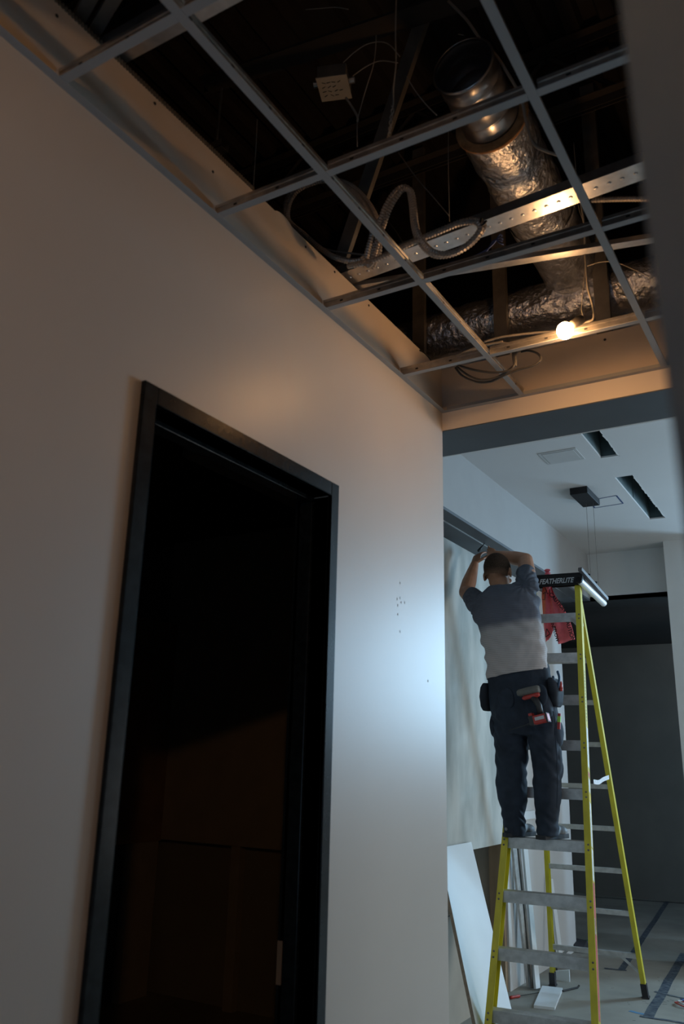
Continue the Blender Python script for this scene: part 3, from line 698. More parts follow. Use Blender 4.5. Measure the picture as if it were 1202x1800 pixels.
# ------------------------------------------------------------------ ladder
LX, LY, LT = -.325, 5.998, .108
LS = .297; LH = 10*LS
LW0, LW1, LA, LB_, LWB = .641, .392, 1.105, .974, .702
cl, sl = math.cos(LT), math.sin(LT)
U = Vector((cl, sl, 0)); Wd = Vector((-sl, cl, 0)); Zu = Vector((0, 0, 1))
def LP(u, w_, z): return Vector((LX, LY, 0)) + U*u + Wd*w_ + Zu*z
def fr(side, z): t = z/LH; return LP(side*lerp(LW0, LW1, t)/2, -LA*(1-t), z)
def rr(side, z): t = z/LH; return LP(side*lerp(LWB, LW1-.05, t)/2, .03+LB_*(1-t), z)
lad = thing('step_ladder', (LX, LY, 0), 'tall yellow fibreglass step ladder the worker stands on', 'ladder')
def rail(f, side, top, depth, flange, t=.004):
    a = f(side, 0.03); b = f(side, top); d = (b-a).normalized(); inn = U*(-side); dp = d.cross(inn).normalized()
    if dp.dot(Wd) < 0: dp = -dp
    mb = MB()
    prof = [(0, 0), (flange, 0), (flange, t), (t, t), (t, depth-t), (flange, depth-t), (flange, depth), (0, depth)]
    mb.sweep(a, b, prof, inn, dp); return mb
frl = rail(fr, -1, LH-.05, .090, .040).build('front_rail', M_yel, lad)
frr = rail(fr, 1, LH-.05, .082, .038).build('front_rail', M_yel, lad)
rail(rr, -1, LH-.08, .062, .032).build('rear_rail', M_yel, lad); rail(rr, 1, LH-.08, .062, .032).build('rear_rail', M_yel, lad)
for i in range(1, 10):
    z = LS*i; a = fr(-1, z)+U*.004; b = fr(1, z)-U*.004; a += Wd*.004; b += Wd*.004
    mb = MB(); mb.sweep(a, b, [(0, 0), (.076, 0), (.076, -.045), (.073, -.045), (.073, -.003), (.003, -.003), (.003, -.064), (0, -.064)], Wd, Zu)
    for k in range(6): mb.sweep(a+Zu*.0, b+Zu*.0, [(.006+k*.012, 0), (.010+k*.012, 0), (.008+k*.012, .0016)], Wd, Zu)
    st = mb.build('step', M_alu, lad)
    for s in (-1, 1):
        for dz in (-.015, -.045):
            p = fr(s, z+dz) - U*s*.016; mb = MB(); mb.lathe(p, -Wd, [(.0065, 0), (.005, .003), (0, .004)], 8); mb.build('rivet', M_galvd, st)
for i in range(1, 10):
    z = LS*i+.012; a = rr(-1, z)+U*.004+Wd*.012; b = rr(1, z)-U*.004+Wd*.012
    mb = MB(); mb.sweep(a, b, [(0, 0), (.030, 0), (.030, -.034), (.027, -.034), (.027, -.003), (.003, -.003), (.003, -.034), (0, -.034)], Wd, Zu)
    mb.build('rear_bar', M_alu, lad)
for f, s, dep in ((fr, -1, .085), (fr, 1, .085), (rr, -1, .06), (rr, 1, .06)):
    p = f(s, .0); q = f(s, .105); mb = MB(); dp = (q-p).normalized()
    cc = (p+q)/2 + Wd*(dep/2-.006) - U*s*.014
    mb.obox(cc, U, Wd, dp, .022, dep/2, .052); mb.obox(p+Wd*(dep/2-.006)-U*s*.014+Zu*.006, U, Wd, Zu, .027, dep/2+.006, .006)
    mb.build('foot', M_rubber, lad, bevel=.002)
# braces
for s in (-1, 1):
    mb = MB(); mb.bar(LP(s*.16, -LA*(1-.297/LH)+.03, .25), fr(s, .10)+Wd*.03-U*s*.01, .022, .004, up=Wd); mb.build('knee_brace', M_alu, lad)
    mb = MB(); mb.bar(rr(s, .29)+Wd*.01-U*s*.15, rr(s, .16)+Wd*.01-U*s*.01, .018, .004, up=Wd); mb.build('knee_brace', M_alu, lad)
    mb = MB(); z = 2.62; a = fr(s, z)+Wd*.05-U*s*.012; b = rr(s, z)+Wd*.01-U*s*.012; m_ = (a+b)/2 - Zu*.0
    mb.bar(a, m_, .004, .022); mb.bar(m_, b, .004, .022); mb.build('spreader', M_alu, lad)
mb = MB(); a = fr(1, 2.62)+Wd*.02-U*.02; mb.bar(fr(1, 2.66)-U*.10+Wd*.02, fr(1, 2.56)-U*.012+Wd*.02, .022, .004, up=Wd); mb.build('knee_brace', M_alu, lad)
# cap
mb = MB()
c0 = LP(0, -.035, LH-.085)
mb.obox(LP(0, .045, LH-.008), U, Wd, Zu, .220, .080, .006)
mb.obox(LP(0, -.036, LH-.042), U, Wd, Zu, .222, .004, .042); mb.obox(LP(0, .127, LH-.030), U, Wd, Zu, .222, .004, .030)
for s in (-1, 1): mb.obox(LP(s*.219, .045, LH-.036), U, Wd, Zu, .004, .080, .036)
mb.obox(LP(.055, .045, LH+.004), U, Wd, Zu, .165, .084, .006)
cap = mb.build('ladder_cap', M_cap, lad, bevel=.006)
def text_mb(s, size, bold=0, shear=0, sx=1):
    cu = bpy.data.curves.new('t', 'FONT'); cu.body = s; cu.size = size; cu.offset = bold; cu.shear = shear; cu.extrude = .0004; cu.align_x = 'CENTER'; cu.align_y = 'CENTER'
    o = bpy.data.objects.new('t', cu); COL.objects.link(o)
    dg = bpy.context.evaluated_depsgraph_get(); me = o.evaluated_get(dg).to_mesh()
    vs = [(v.co.x*sx, v.co.y, v.co.z) for v in me.vertices]; fs = [list(p.vertices) for p in me.polygons]
    o.evaluated_get(dg).to_mesh_clear(); bpy.data.objects.remove(o); bpy.data.curves.remove(cu)
    return vs, fs
def put_text(s, size, org, X, Y, matl, name, parent, **k):
    vs, fs = text_mb(s, size, **k); org = Vector(org); X = Vector(X).normalized(); Y = Vector(Y).normalized(); Z = X.cross(Y)
    mb = MB().add([org + X*v[0] + Y*v[1] + Z*(v[2]+.0006) for v in vs], fs)
    return mb.build(name, matl, parent)
put_text('FEATHERLITE', .052, LP(.030, -.0402, LH-.046), U, Zu, M_lettr, 'lettering', cap, bold=.0012, shear=.35, sx=.80)
# stickers on the right rail web (outer side)
def sticker(z0, z1, matl, w0=.012, w1=.066):
    out = U; mb = MB()
    a = fr(1, z0); b = fr(1, z1); d = (b-a).normalized(); dp = d.cross(-U).normalized(); dp = dp if dp.dot(Wd) > 0 else -dp
    vs = [a+dp*w0+out*.0008, a+dp*w1+out*.0008, b+dp*w1+out*.0008, b+dp*w0+out*.0008]
    mb.add(vs, [(0, 1, 2, 3)]); return mb.build('sticker', matl, frr)
for z0, z1, m_ in ((.32, .98, M_stkr), (.06, .30, M_yel), (.99, 1.16, M_stk), (1.17, 1.42, M_stk), (1.43, 1.47, M_stky), (1.48, 1.56, M_stk), (1.57, 1.60, M_stkr), (1.63, 1.88, M_stk), (.72, .80, M_stk)):
    if m_ is not M_yel: sticker(z0, z1, m_)
for i in range(16):
    z = 1.92+i*.022; sticker(z, z+.012, M_blk, .03, .045)
# strap between the rails
P = [fr(1, 1.55)+Wd*.07+U*.005, LP(.25, -.15, 1.52), LP(.30, .15, 1.55), rr(1, 1.57)+Wd*.0+U*.005]
P = [at_y(1043, 1374, 5.62), at_y(1052, 1375, 5.8), at_y(1060, 1370, 6.0), at_y(1070, 1366, 6.25)]
S = spline(P, 8); mb = MB()
vs = []
for p in S: vs += [p+Zu*.014, p-Zu*.014, p-Zu*.014+Wd*.001+U*.001, p+Zu*.014+Wd*.001+U*.001]
fs = [(4*i+k, 4*i+(k+1) % 4, 4*i+4+(k+1) % 4, 4*i+4+k) for i in range(len(S)-1) for k in range(4)]
mb.add(vs, fs); mb.m = 1; i = 9; p = S[i]; mb.obox(p, S[i+1]-S[i], (0, 0, 1), Wd, .004, .0145, .003)
tag(mb.build('white_strap', [M_stk, M_blk]), 'short white strap wrapped between the right rails of the ladder', 'strap')

# tube and level on the ladder top
a = at_y(1016.5, 1018.6, 5.90); b = at_y(1061, 1061, 6.42)
r = thing('white_tube', a, 'long white tube with a black end resting at the ladder top', 'tube')
d = (b-a).normalized(); mb = MB(); mb.cyl(a+d*.012, b, .0235, 24); o = mb.build('tube_body', M_tube, r, smooth=False)
mb = MB(); mb.lathe(a, d, [(0, .006), (.017, .004), (.019, 0), (.026, .0), (.026, .018), (.0236, .02)], 24); mb.build('end_cap', M_cap, r)
a2 = at_y(1019, 1000, 5.93); b2 = at_y(1066, 1053, 6.42)
r = thing('dark_metal_bar', a2, 'dark grey bar with two black knobs above the white tube', 'bar')
d = (b2-a2).normalized(); mb = MB(); mb.bar(a2, b2, .03, .026); mb.build('bar_body', mat('bar_grey', (.10,.09,.09), rough=.5), r, bevel=.002)
for (px, py) in ((1034, 1019), (1046, 1031)):
    t = (px-1019)/47.0; p = lerp(a2, b2, t)+Zu*.012; mb = MB(); mb.lathe(p, (0.3, 0, 1), [(.005, 0), (.005, .014), (.010, .016), (.010, .026), (0, .028)], 12); mb.build('knob', M_cap, r)

# red caution ribbon
def R5(l): return [(930+a/7.51, 980+b/7.51) for a, b in l]
rib = thing('caution_ribbon', at_y(963, 1004, 6.03), 'knotted red plastic caution ribbon hanging from the ladder cap', 'ribbon')
def tail(Lp, Rp, y, ph, name='ribbon_tail', n=26, m=14):
    L_ = spline([at_y(*q, y) for q in R5(Lp)], 10); R_ = spline([at_y(*q, y) for q in R5(Rp)], 10)
    mb = MB(); vs = []
    for i in range(n):
        t = i/(n-1); l = L_[int(t*(len(L_)-1))]; r_ = R_[int(t*(len(R_)-1))]
        for j in range(m):
            s = j/(m-1); p = lerp(l, r_, s); p = p + Vector((0, 1, 0))*(.010*math.sin(s*9+ph+t*3)*(1-.4*t) + .006*math.sin(t*14+s*4)); vs.append(p)
    fs = [(i*m+j, i*m+j+1, (i+1)*m+j+1, (i+1)*m+j) for i in range(n-1) for j in range(m-1)]
    mb.add(vs, fs); o = mb.build(name, M_red, rib, smooth=True); sm = o.modifiers.new('s', 'SOLIDIFY'); sm.thickness = .0008; return o
t1 = tail([(215,190),(190,330),(165,470),(165,620),(180,800),(200,960),(215,1115)], [(270,190),(285,330),(312,470),(322,620),(330,800),(320,960),(285,1060)], 6.10, 0)
t2 = tail([(250,200),(262,330),(280,470),(292,600),(312,780),(345,960),(385,1145)], [(285,200),(290,330),(330,470),(440,640),(520,800),(575,960),(605,1080)], 6.08, 1.5)
mb = MB(); p = at_y(962, 1010, 6.02); mb.ell(p, .02, .016, .028); mb.ell(p+Vector((.004, -.01, .03)), .024, .012, .012); mb.ell(p+Vector((0,-.004,-.07)), .022, .014, .05)
o = mb.build('knot', M_red, rib, smooth=True)
def ribtext(s, px, py, ang, size, y=6.045):
    p = at_y(*R5([(px, py)])[0], y); X = Vector((math.cos(ang), 0, math.sin(ang))); Y = Vector((-math.sin(ang), 0, math.cos(ang)))
    return put_text(s, size, p, X, Y, M_blk, 'ribbon_print', t2, bold=.001)
ribtext('CAUTION', 375, 590, math.radians(-52), .040); ribtext('CAUTION', 535, 950, math.radians(-76), .040); ribtext('BELOW', 350, 1010, math.radians(-78), .034); ribtext('MEN', 305, 860, math.radians(-82), .03)
# triangle mark
mb = MB(); q = [at_y(*z, 6.05) for z in R5([(215, 1050), (230, 940), (275, 1010)])]
for i in range(3): mb.bar(q[i], q[(i+1) % 3], .006, .0008, up=(0, 1, 0))
mb.build('ribbon_mark', M_blk, t1)
for l in ([(235,330),(275,350),(270,460),(240,480),(215,400),(235,330)], [(185,480),(215,450),(205,560),(178,555)]):
    q = [at_y(*z, 6.05) for z in R5(l)]; mb = MB(); mb.tube(q, .0032, 6); mb.build('ribbon_mark', M_blk, t1)

# ------------------------------------------------------------------ leaning panels & strips
TF = at_x(828, 1480, -.955); BF = at_z(917, 1850, 0); _w = TF.y - at_x(771, 1491, -.955).y; BN = BF - Vector((0, _w, 0)); TN = TF - Vector((0, _w, 0))
nrm = (TF-BF).cross(BN-BF).normalized(); nrm = nrm if nrm.x > 0 else -nrm
th = .022
r = thing('leaning_panel', (BF+BN)/2, 'big glossy white panel leaning on the wall left of the ladder', 'panel')
mb = MB(); k = -nrm*(th-.001)
mb.hexa([BN+k, BF+k, BF, BN, TN+k, TF+k, TF, TN]); mb.build('panel_core', M_core, r)
mb = MB(); mb.hexa([BN, BF, BF+nrm*.001, BN+nrm*.001, TN, TF, TF+nrm*.001, TN+nrm*.001]); o = mb.build('laminate_face', M_lam, r)
def lean(b0, b1, top, wid, thick, m_, name, label, cat, group=None):
    """strip from floor point to wall point"""
    d = (Vector(top)-Vector(b0)).normalized(); s = (Vector(b1)-Vector(b0)).normalized(); n = d.cross(s).normalized()
    mb = MB(); L = (Vector(top)-Vector(b0)).length
    mb.obox(Vector(b0)+d*L/2, d, s, n, L/2, wid/2, thick/2); return tag(mb.build(name, m_), label, cat, group)
lean(at_z(930, 1737, 0)+Zu*.008, at_z(934, 1737, 0)+Vector((0,.05,.008)), at_x(901, 1478, -.952), .045, .02, M_alu, 'metal_strip', 'grey metal strip leaning behind the ladder, left of the pair', 'metal strip')
lean(at_z(936, 1739, 0)+Zu*.008, at_z(946, 1739, 0)+Vector((0,.05,.008)), at_x(910, 1478, -.945), .02, .02, M_galvd, 'metal_strip', 'dull grey strip leaning between the metal strip and the white plank', 'metal strip')
lean(at_z(944, 1740, 0)+Zu*.01, at_z(952, 1740, 0)+Vector((0,.05,.01)), at_x(921, 1478, -.945), .05, .022, M_lam, 'white_plank', 'white plank leaning behind the ladder, left of its rear foot', 'plank')
lean(at_z(987, 1702, 0)+Zu*.01, at_z(992, 1702, 0)+Vector((0,.05,.01)), at_x(967, 1545, -.955), .05, .02, M_lam, 'white_plank', 'white plank leaning right of the ladder rear foot', 'plank')
lean(at_z(978, 1712, 0)+Zu*.01, at_z(982, 1712, 0)+Vector((0,.05,.01)), at_x(961, 1545, -.955), .012, .02, M_rubber, 'dark_strip', 'thin dark strip leaning beside the ladder rear foot', 'strip')
mb = MB(); a = at_x(921, 1448, -.955); b = at_x(943, 1426, -.955); mb.box(-.97, -.95, a.y-.08, b.y, a.z+.03, b.z+.01)
tag(mb.build('white_batten', M_lam), 'white batten on the wall behind the worker shins', 'batten')
# floor bits
r = thing('scrap_board', at_z(964, 1755, 0), 'small white board offcut on the floor inside the ladder', 'board')
q = [at_z(*z, .0) for z in ((938, 1772), (975, 1776), (989, 1741), (953, 1737))]
mb = MB(); mb.hexa([*q, *[p+Zu*.018 for p in q]]); mb.build('offcut_board', M_lam, r)
q = [at_z(*z, .0) for z in ((915, 1806), (965, 1810), (960, 1800), (925, 1793))]
mb = MB(); mb.hexa([*q, *[p+Zu*.012 for p in q]]); tag(mb.build('scrap_board', M_lam), 'white offcut at the bottom edge below the lowest step', 'board')
a = at_z(896, 1757, 0)+Zu*.012; b = at_z(953, 1747, 0)+Zu*.012
r = thing('screwdriver', a, 'red handled long tool on the floor by the leaning panel', 'tool')
d = (b-a).normalized(); mb = MB(); mb.lathe(a, d, [(0, 0), (.010, .002), (.011, .02), (.009, .05), (.011, .09), (.006, .1), (0, .1)], 12); mb.build('handle', M_tred, r, smooth=True)
mb = MB(); mb.cyl(a+d*.1, b, .003, 8); mb.build('shaft', M_tblk, r)
a = at_z(989, 1744, 0)+Zu*.008; b = at_z(1018, 1737, 0)+Zu*.008; mb = MB(); mb.tube([a, lerp(a, b, .9), b+Vector((0, 0, .01))], .007, 8)
tag(mb.build('pry_bar', M_tblk), 'short dark bar on the floor right of the white offcut', 'tool')
a = at_z(989, 1672, 0); b = at_z(1028, 1676, 0); mb = MB()
mb.hexa([a, b, b+Vector((.0,.18,0)), a+Vector((0,.18,0)), a+Zu*.075, b+Zu*.05, b+Vector((-.02,.17,.08)), a+Vector((.02,.17,.10))])
tag(mb.build('dark_case', M_rubber, bevel=.008), 'low dark case on the floor at the foot of the pale wall', 'case')
# base trim piece behind ladder foot
mb = MB(); a = at_z(972, 1722, 0); mb.hexa([a, a+Vector((.13,-.0,0)), a+Vector((.13,.02,0)), a+Vector((0,.02,0)), a+Zu*.06, a+Vector((.13,0,.085)), a+Vector((.13,.02,.085)), a+Vector((0,.02,.06))])
tag(mb.build('white_block', M_lam), 'white block on the floor right of the ladder rear foot', 'block')
def floor_tape(pa, pb, wid, m_, label, z=.0008):
    a = at_z(*pa, z); b = at_z(*pb, z); mb = MB(); n = 8; d = (b-a).normalized(); s = d.cross(Zu)
    vs = []
    for i in range(n+1):
        p = lerp(a, b, i/n) + s*random.uniform(-.004, .004); vs += [p-s*wid/2, p+s*wid/2, p+s*wid/2+Zu*.0008, p-s*wid/2+Zu*.0008]
    fs = [(4*i+k, 4*i+(k+1) % 4, 4*i+4+(k+1) % 4, 4*i+4+k) for i in range(n) for k in range(4)]+[(0,1,2,3),(4*n,4*n+1,4*n+2,4*n+3)]
    mb.add(vs, fs); return tag(mb.build('floor_tape', m_), label, 'tape', 'tape stuck on the floor')
floor_tape((1202, 1676), (1138, 1790), .07, M_blue, 'wide blue tape band on the floor at the lower right')
floor_tape((1150, 1743), (1206, 1756), .03, M_blue, 'narrow blue tape crossing the wide band, upper one', .0022)
floor_tape((1124, 1786), (1208, 1799), .035, M_blue, 'narrow blue tape crossing the wide band, lower one', .0022)
floor_tape((1174, 1583), (1092, 1704), .055, M_blue, 'dark tape band on the floor in the alcove')
floor_tape((1062, 1702), (1101, 1706), .04, M_blue, 'short dark tape at the near end of the alcove band', .0022)
floor_tape((1106, 1777), (1132, 1783), .035, M_lblue, 'pale blue tape scrap left of the wide band')
floor_tape((1016, 1654), (1042, 1652), .05, M_green, 'green tape scrap on the floor by the pale wall')
floor_tape((1020, 1575), (1202, 1588), .05, M_rubber, 'dark tape along the foot of the charcoal wall')
# cable coil
c = at_z(1206, 1768, 0)
r = thing('cable_coil', c, 'small loose coil of red and white cable on the floor at the right edge', 'cable')
for k, m_ in enumerate((M_tred, M_stk, M_wireb)):
    pts = [c + Vector((math.cos(t*.5)*(.075-.01*k)+.01*k, math.sin(t*.5)*(.085-.012*k), .012+.012*k+.008*math.sin(t))) for t in range(26)]
    mb = MB(); mb.tube(spline(pts, 4), .004, 8); mb.build('cable_turn', m_, r, smooth=True)
# pencil scribbles on the floor
mb = MB()
for i in range(26):
    px = random.choice((1170, 1150, 1180, 1090, 1195))+random.uniform(-22, 22); py = random.choice((1738, 1762, 1715, 1795, 1725))+random.uniform(-4, 4)
    a = at_z(px, py, .0004); an = random.uniform(0, PI); mb.bar(a, a+Vector((math.cos(an), math.sin(an), 0))*random.uniform(.012, .035), .003, .0006)
tag(mb.build('floor_marking', mat('pencil_grey', (.14, .13, .12))), 'faint pencil scribbles on the floor boards at the lower right', 'marking', kind='stuff')
# drips and scuffs on hall wall
mb = MB()
for (px, py) in ((703, 1025), (698, 1053), (703, 1051), (705, 1059), (699, 1064), (699, 1080), (711, 1059), (703, 1110), (575, 1525), (752, 1197)):
    c = at_x(px, py, 0); mb.ell(Vector((.0006, c.y, c.z)), .0005, .003, .0055, nu=8, nv=4)
tag(mb.build('paint_scuff', mat('scuff_grey', (.27, .27, .27))), 'small dark scuffs on the hall wall right of the door frame', 'scuff', kind='stuff')

# ------------------------------------------------------------------ the worker
def remesh(mb, voxel, smooth=4, disp=None):
    o = mb.build('tmp', M_skin, origin=(0, 0, 0), recalc=True)
    rm = o.modifiers.new('r', 'REMESH'); rm.mode = 'VOXEL'; rm.voxel_size = voxel; rm.use_smooth_shade = True
    if smooth:
        s = o.modifiers.new('s', 'SMOOTH'); s.iterations = smooth; s.factor = .6
    dg = bpy.context.evaluated_depsgraph_get(); e = o.evaluated_get(dg); me = bpy.data.meshes.new_from_object(e)
    bpy.data.objects.remove(o)
    if disp:
        ns = [v.normal.copy() for v in me.vertices]
        for v, n in zip(me.vertices, ns): v.co = v.co + n*disp(v.co, n)
    return me
def fin(me, name, mats, parent):
    org = world_org(parent)
    for v in me.vertices: v.co = v.co - org
    me.materials.clear()
    for m_ in mats: me.materials.append(m_)
    me.name = name
    me.polygons.foreach_set('use_smooth', [True]*len(me.polygons))
    o = bpy.data.objects.new(name, me); COL.objects.link(o); o.parent = parent; return o

Y0 = 5.345
ZST = LS*4                      # tread the man stands on
man = thing('person', (-.33, Y0, ZST), 'man in a two tone tee shirt and navy work trousers reaching up from the ladder', 'person')
def B(px, py, y=Y0): return at_y(px, py, y)
def seg_ring(py, l, r_, y=Y0, ry=.11, pw=2.2, pyr=None):
    a = B(l, py, y); b = B(r_, pyr if pyr else py, y); c = (a+b)/2; hw = (b.x-a.x)/2
    rx = hw*.985
    return (c.x, y, c.z, rx, ry, pw)
# landmarks
Lsh = B(843, 1064, 5.37); Rsh = B(927, 1030, 5.38)
Lel = B(819, 1041, 5.58); Rel = B(924, 985, 5.57)
Lwr = B(834, 992, 5.72); Rwr = B(872, 975, 5.66)
neckb = B(883, 1050, 5.38); headc = B(875, 1007, 5.44)

def hand(mb, wr, pdir, side, spread, curl, nrm_):
    """palm + five fingers. pdir palm direction, nrm_ palm normal (towards which fingers curl), side = thumb side vector"""
    pdir = Vector(pdir).normalized(); nrm_ = Vector(nrm_); nrm_ = (nrm_-pdir*nrm_.dot(pdir)).normalized(); sd = Vector(side); sd = (sd-pdir*sd.dot(pdir)-nrm_*sd.dot(nrm_)).normalized()
    palm = wr + pdir*.045
    Rm = Matrix((pdir, sd, nrm_)).transposed()
    mb.ell(palm, .052, .041, .017, rot=Rm)
    mb.ell(palm+pdir*.015, .042, .042, .014, rot=Rm)
    lens = (.072, .080, .075, .058)
    for k in range(4):
        off = (.030-.020*k)
        b = wr + pdir*.080 + sd*off; d = (pdir + sd*spread*(1.5-k)*.12).normalized(); L = lens[k]; pts = [wr+pdir*.05+sd*off*.8, b]; q = b; a = 0
        for fr_, c in ((.42, curl), (.32, curl*1.1), (.26, curl*.8)):
            a += c; q = q + (d*math.cos(a)+nrm_*math.sin(a))*L*fr_*1.08; pts.append(q)
        mb.limb(pts, [.0095, .0092, .0085, .0078, .0068], 10)
    t0 = wr + pdir*.022 + sd*.030; t1 = t0 + (pdir*.55+sd*.8+nrm_*.25).normalized()*.040; t2 = t1 + (pdir*.85+sd*.25+nrm_*.45).normalized()*.032; t3 = t2 + (pdir*.9+nrm_*.4).normalized()*.024
    mb.limb([wr+pdir*.02+sd*.008, t0, t1, t2, t3], [.014, .0145, .0115, .0100, .0078], 10)

mb = MB()
# trunk (kept under the clothes)
rows = [(1235, 864, 978, .095), (1190, 864, 960, .10), (1150, 863, 951, .10), (1100, 850, 943, .10), (1065, 846, 932, .09), (1048, 862, 915, .07)]
mb.loft([seg_ring(p, l, r_, ry=q) for p, l, r_, q in rows][::1])
# neck and head
hd = (headc-neckb).normalized()
mb.limb([neckb+Vector((0, 0, -.03)), lerp(neckb, headc, .35), lerp(neckb, headc, .75)], [.066, .060, .058], 18)
tilt = Matrix.Rotation(math.radians(-10), 3, 'X')       # looks slightly up
rotY = Matrix.Rotation(math.radians(-3), 3, 'Y')
HR = rotY @ tilt
HS = 1.13
def H(x, y, z): return headc + HR @ Vector((x*HS, y*HS, z*HS))
mb.ell(H(0, -.012, .022), .079*HS, .098*HS, .096*HS, rot=HR, nu=24, nv=16)
mb.ell(H(0, .018, -.045), .062*HS, .078*HS, .070*HS, rot=HR, nu=20, nv=12)      # lower face
mb.ell(H(0, .070, -.088), .032*HS, .024*HS, .020*HS, rot=HR)                    # chin
mb.ell(H(0, .088, .012), .050*HS, .012*HS, .011*HS, rot=HR)                     # brow
mb.limb([H(0, .090, .0), H(0, .108, -.030)], [.009, .013], 10)          # nose
for s in (-1, 1):
    mb.ell(H(.012*s, .103, -.033), .008*HS, .008*HS, .007*HS, rot=HR)
    mb.ell(H(.032*s, .084, -.004), .015*HS, .010*HS, .009*HS, rot=HR)           # eyelids
    mb.ell(H(.040*s, .075, -.030), .022*HS, .016*HS, .016*HS, rot=HR)           # cheeks
    er = HR @ Matrix.Rotation(s*math.radians(25), 3, 'Z')
    mb.ell(H(.083*s, -.004, -.012), .007*HS, .018*HS, .031*HS, rot=er)
    mb.ell(H(.085*s, -.006, -.034), .006*HS, .010*HS, .012*HS, rot=er)
mb.ell(H(0, .096, -.056), .022*HS, .008*HS, .0055*HS, rot=HR); mb.ell(H(0, .094, -.066), .020*HS, .008*HS, .006*HS, rot=HR)
# arms
mb.limb([Lsh, lerp(Lsh, Lel, .5), Lel], [.062, .060, .053], 16)
mb.limb([Lel, lerp(Lel, Lwr, .35), lerp(Lel, Lwr, .75), Lwr], [.053, .053, .040, .031], 16)
mb.limb([Rsh, lerp(Rsh, Rel, .5), Rel], [.064, .062, .050], 16)
mb.limb([Rel, lerp(Rel, Rwr, .35), lerp(Rel, Rwr, .75), Rwr], [.052, .052, .040, .031], 16)
# legs under the trousers
for s in ((905, 1455, 896, 1350, 888, 1240), (963, 1455, 962, 1350, 955, 1240)):
    mb.limb([B(s[0], s[1]), B(s[2], s[3]), B(s[4], s[5])], [.034, .052, .075], 12)
# hands
hand(mb, Lwr, B(842, 966, 5.80)-Lwr, (.9, -.2, .1), .8, .30, (.3, .9, -.1))
hand(mb, Rwr, B(846, 967, 5.74)-Rwr, (-.1, .1, -1), .6, .28, (-.1, .95, .35))
me = remesh(mb, .0045, 3)
body = fin(me, 'body', [M_skin], man); body['label'] = 'tanned arms, neck and shaved head'
def hair_grade():
    nt = M_hair.node_tree; N = nt.nodes; L = nt.links; b = N['Principled BSDF']; src = b.inputs['Base Color'].links[0].from_socket
    tc = N.new('ShaderNodeTexCoord'); sp = N.new('ShaderNodeSeparateXYZ'); L.new(tc.outputs['Object'], sp.inputs[0])
    z = headc.z - ZST
    mr = N.new('ShaderNodeMapRange'); mr.inputs['From Min'].default_value = z-.055; mr.inputs['From Max'].default_value = z+.02; L.new(sp.outputs['Z'], mr.inputs['Value'])
    mx = N.new('ShaderNodeMix'); mx.data_type = 'RGBA'; L.new(mr.outputs[0], mx.inputs['Factor']); mx.inputs['A'].default_value = (.20, .105, .065, 1); L.new(src, mx.inputs['B']); L.new(mx.outputs['Result'], b.inputs['Base Color'])
hair_grade()
# hair cap
mb = MB(); mb.ell(H(0, -.012, .024), .0815*HS, .1005*HS, .0985*HS, rot=HR, nu=32, nv=20)
mb.ell(H(0, -.030, -.012), .073*HS, .083*HS, .080*HS, rot=HR, nu=32, nv=20)
me = remesh(mb, .005, 2, lambda c, n: .0008*noise.noise(c*220))
bm = bmesh.new(); bm.from_mesh(me)
inv = HR.transposed()
dele = [v for v in bm.verts if (lambda q: q.z < -.052+.35*max(0, q.y+.02)+.9*max(0, q.y-.04) or (abs(q.x) > .072 and q.z < .015 and q.y > -.02))(inv @ (v.co-headc))]
bmesh.ops.delete(bm, geom=dele, context='VERTS'); bm.to_mesh(me); bm.free()
fin(me, 'hair', [M_hair], man)['label'] = 'short dark buzz cut'
# shirt
def fold(c, seed, f=(1, 1, 1)): return noise.noise(Vector((c.x*f[0]+seed, c.y*f[1], c.z*f[2])))
mb = MB()
rows = [(1206, 856, 967, .137, 1188), (1192, 855, 966, .135, 1178), (1180, 855, 965, .132, 1172), (1165, 854, 963, .130, 1160), (1150, 853, 960, .128, 1146), (1125, 847, 957, .130, 1122), (1095, 839, 952, .130, 1092), (1070, 836, 947, .125, 1070), (1052, 838, 940, .112, 1050), (1040, 850, 925, .09, 1034), (1033, 862, 908, .075, 1028)]
rings = []
for py, l, r_, q, pyr in rows:
    rings.append(seg_ring(py, l, r_, ry=q, pyr=pyr, pw=2.3))
mb.loft(rings, 32)
mb.limb([lerp(neckb, Lsh, .55)+Vector((0,0,-.035)), Lsh, lerp(Lsh, Lel, .62)], [.082, .084, .070], 18)
mb.limb([lerp(neckb, Rsh, .55)+Vector((0,0,-.045)), Rsh, lerp(Rsh, Rel, .52)], [.082, .082, .071], 18)
mb.ell(B(930, 1065, 5.36), .07, .10, .10); mb.ell(B(851, 1085, 5.36), .07, .09, .08)
def shirt_disp(c, n):
    # drag folds fanning from the raised right shoulder, bunching at the waist
    a = c.z*60 + c.x*38 + 3*fold(c, 3, (4, 4, 4))
    k = max(0, min(1, (2.62-c.z)/.25))
    d = .008*math.sin(a)*max(0, fold(c, 8, (5, 5, 6))+.35)*(.35+.9*k)
    d += .013*fold(c, 21, (9, 9, 16)) + .004*fold(c, 33, (24, 24, 34))
    e = (c-Rsh).length
    if e < .2: d += .005*math.sin(math.atan2(c.z-Rsh.z, c.x-Rsh.x)*13+fold(c, 5, (8, 8, 8))*3)*(1-e/.2)
    e = (c-Lsh).length
    if e < .2: d += .005*math.sin(math.atan2(c.z-Lsh.z, c.x-Lsh.x)*13+fold(c, 5, (8, 8, 8))*3)*(1-e/.2)
    return d
me = remesh(mb, .0065, 6, shirt_disp)
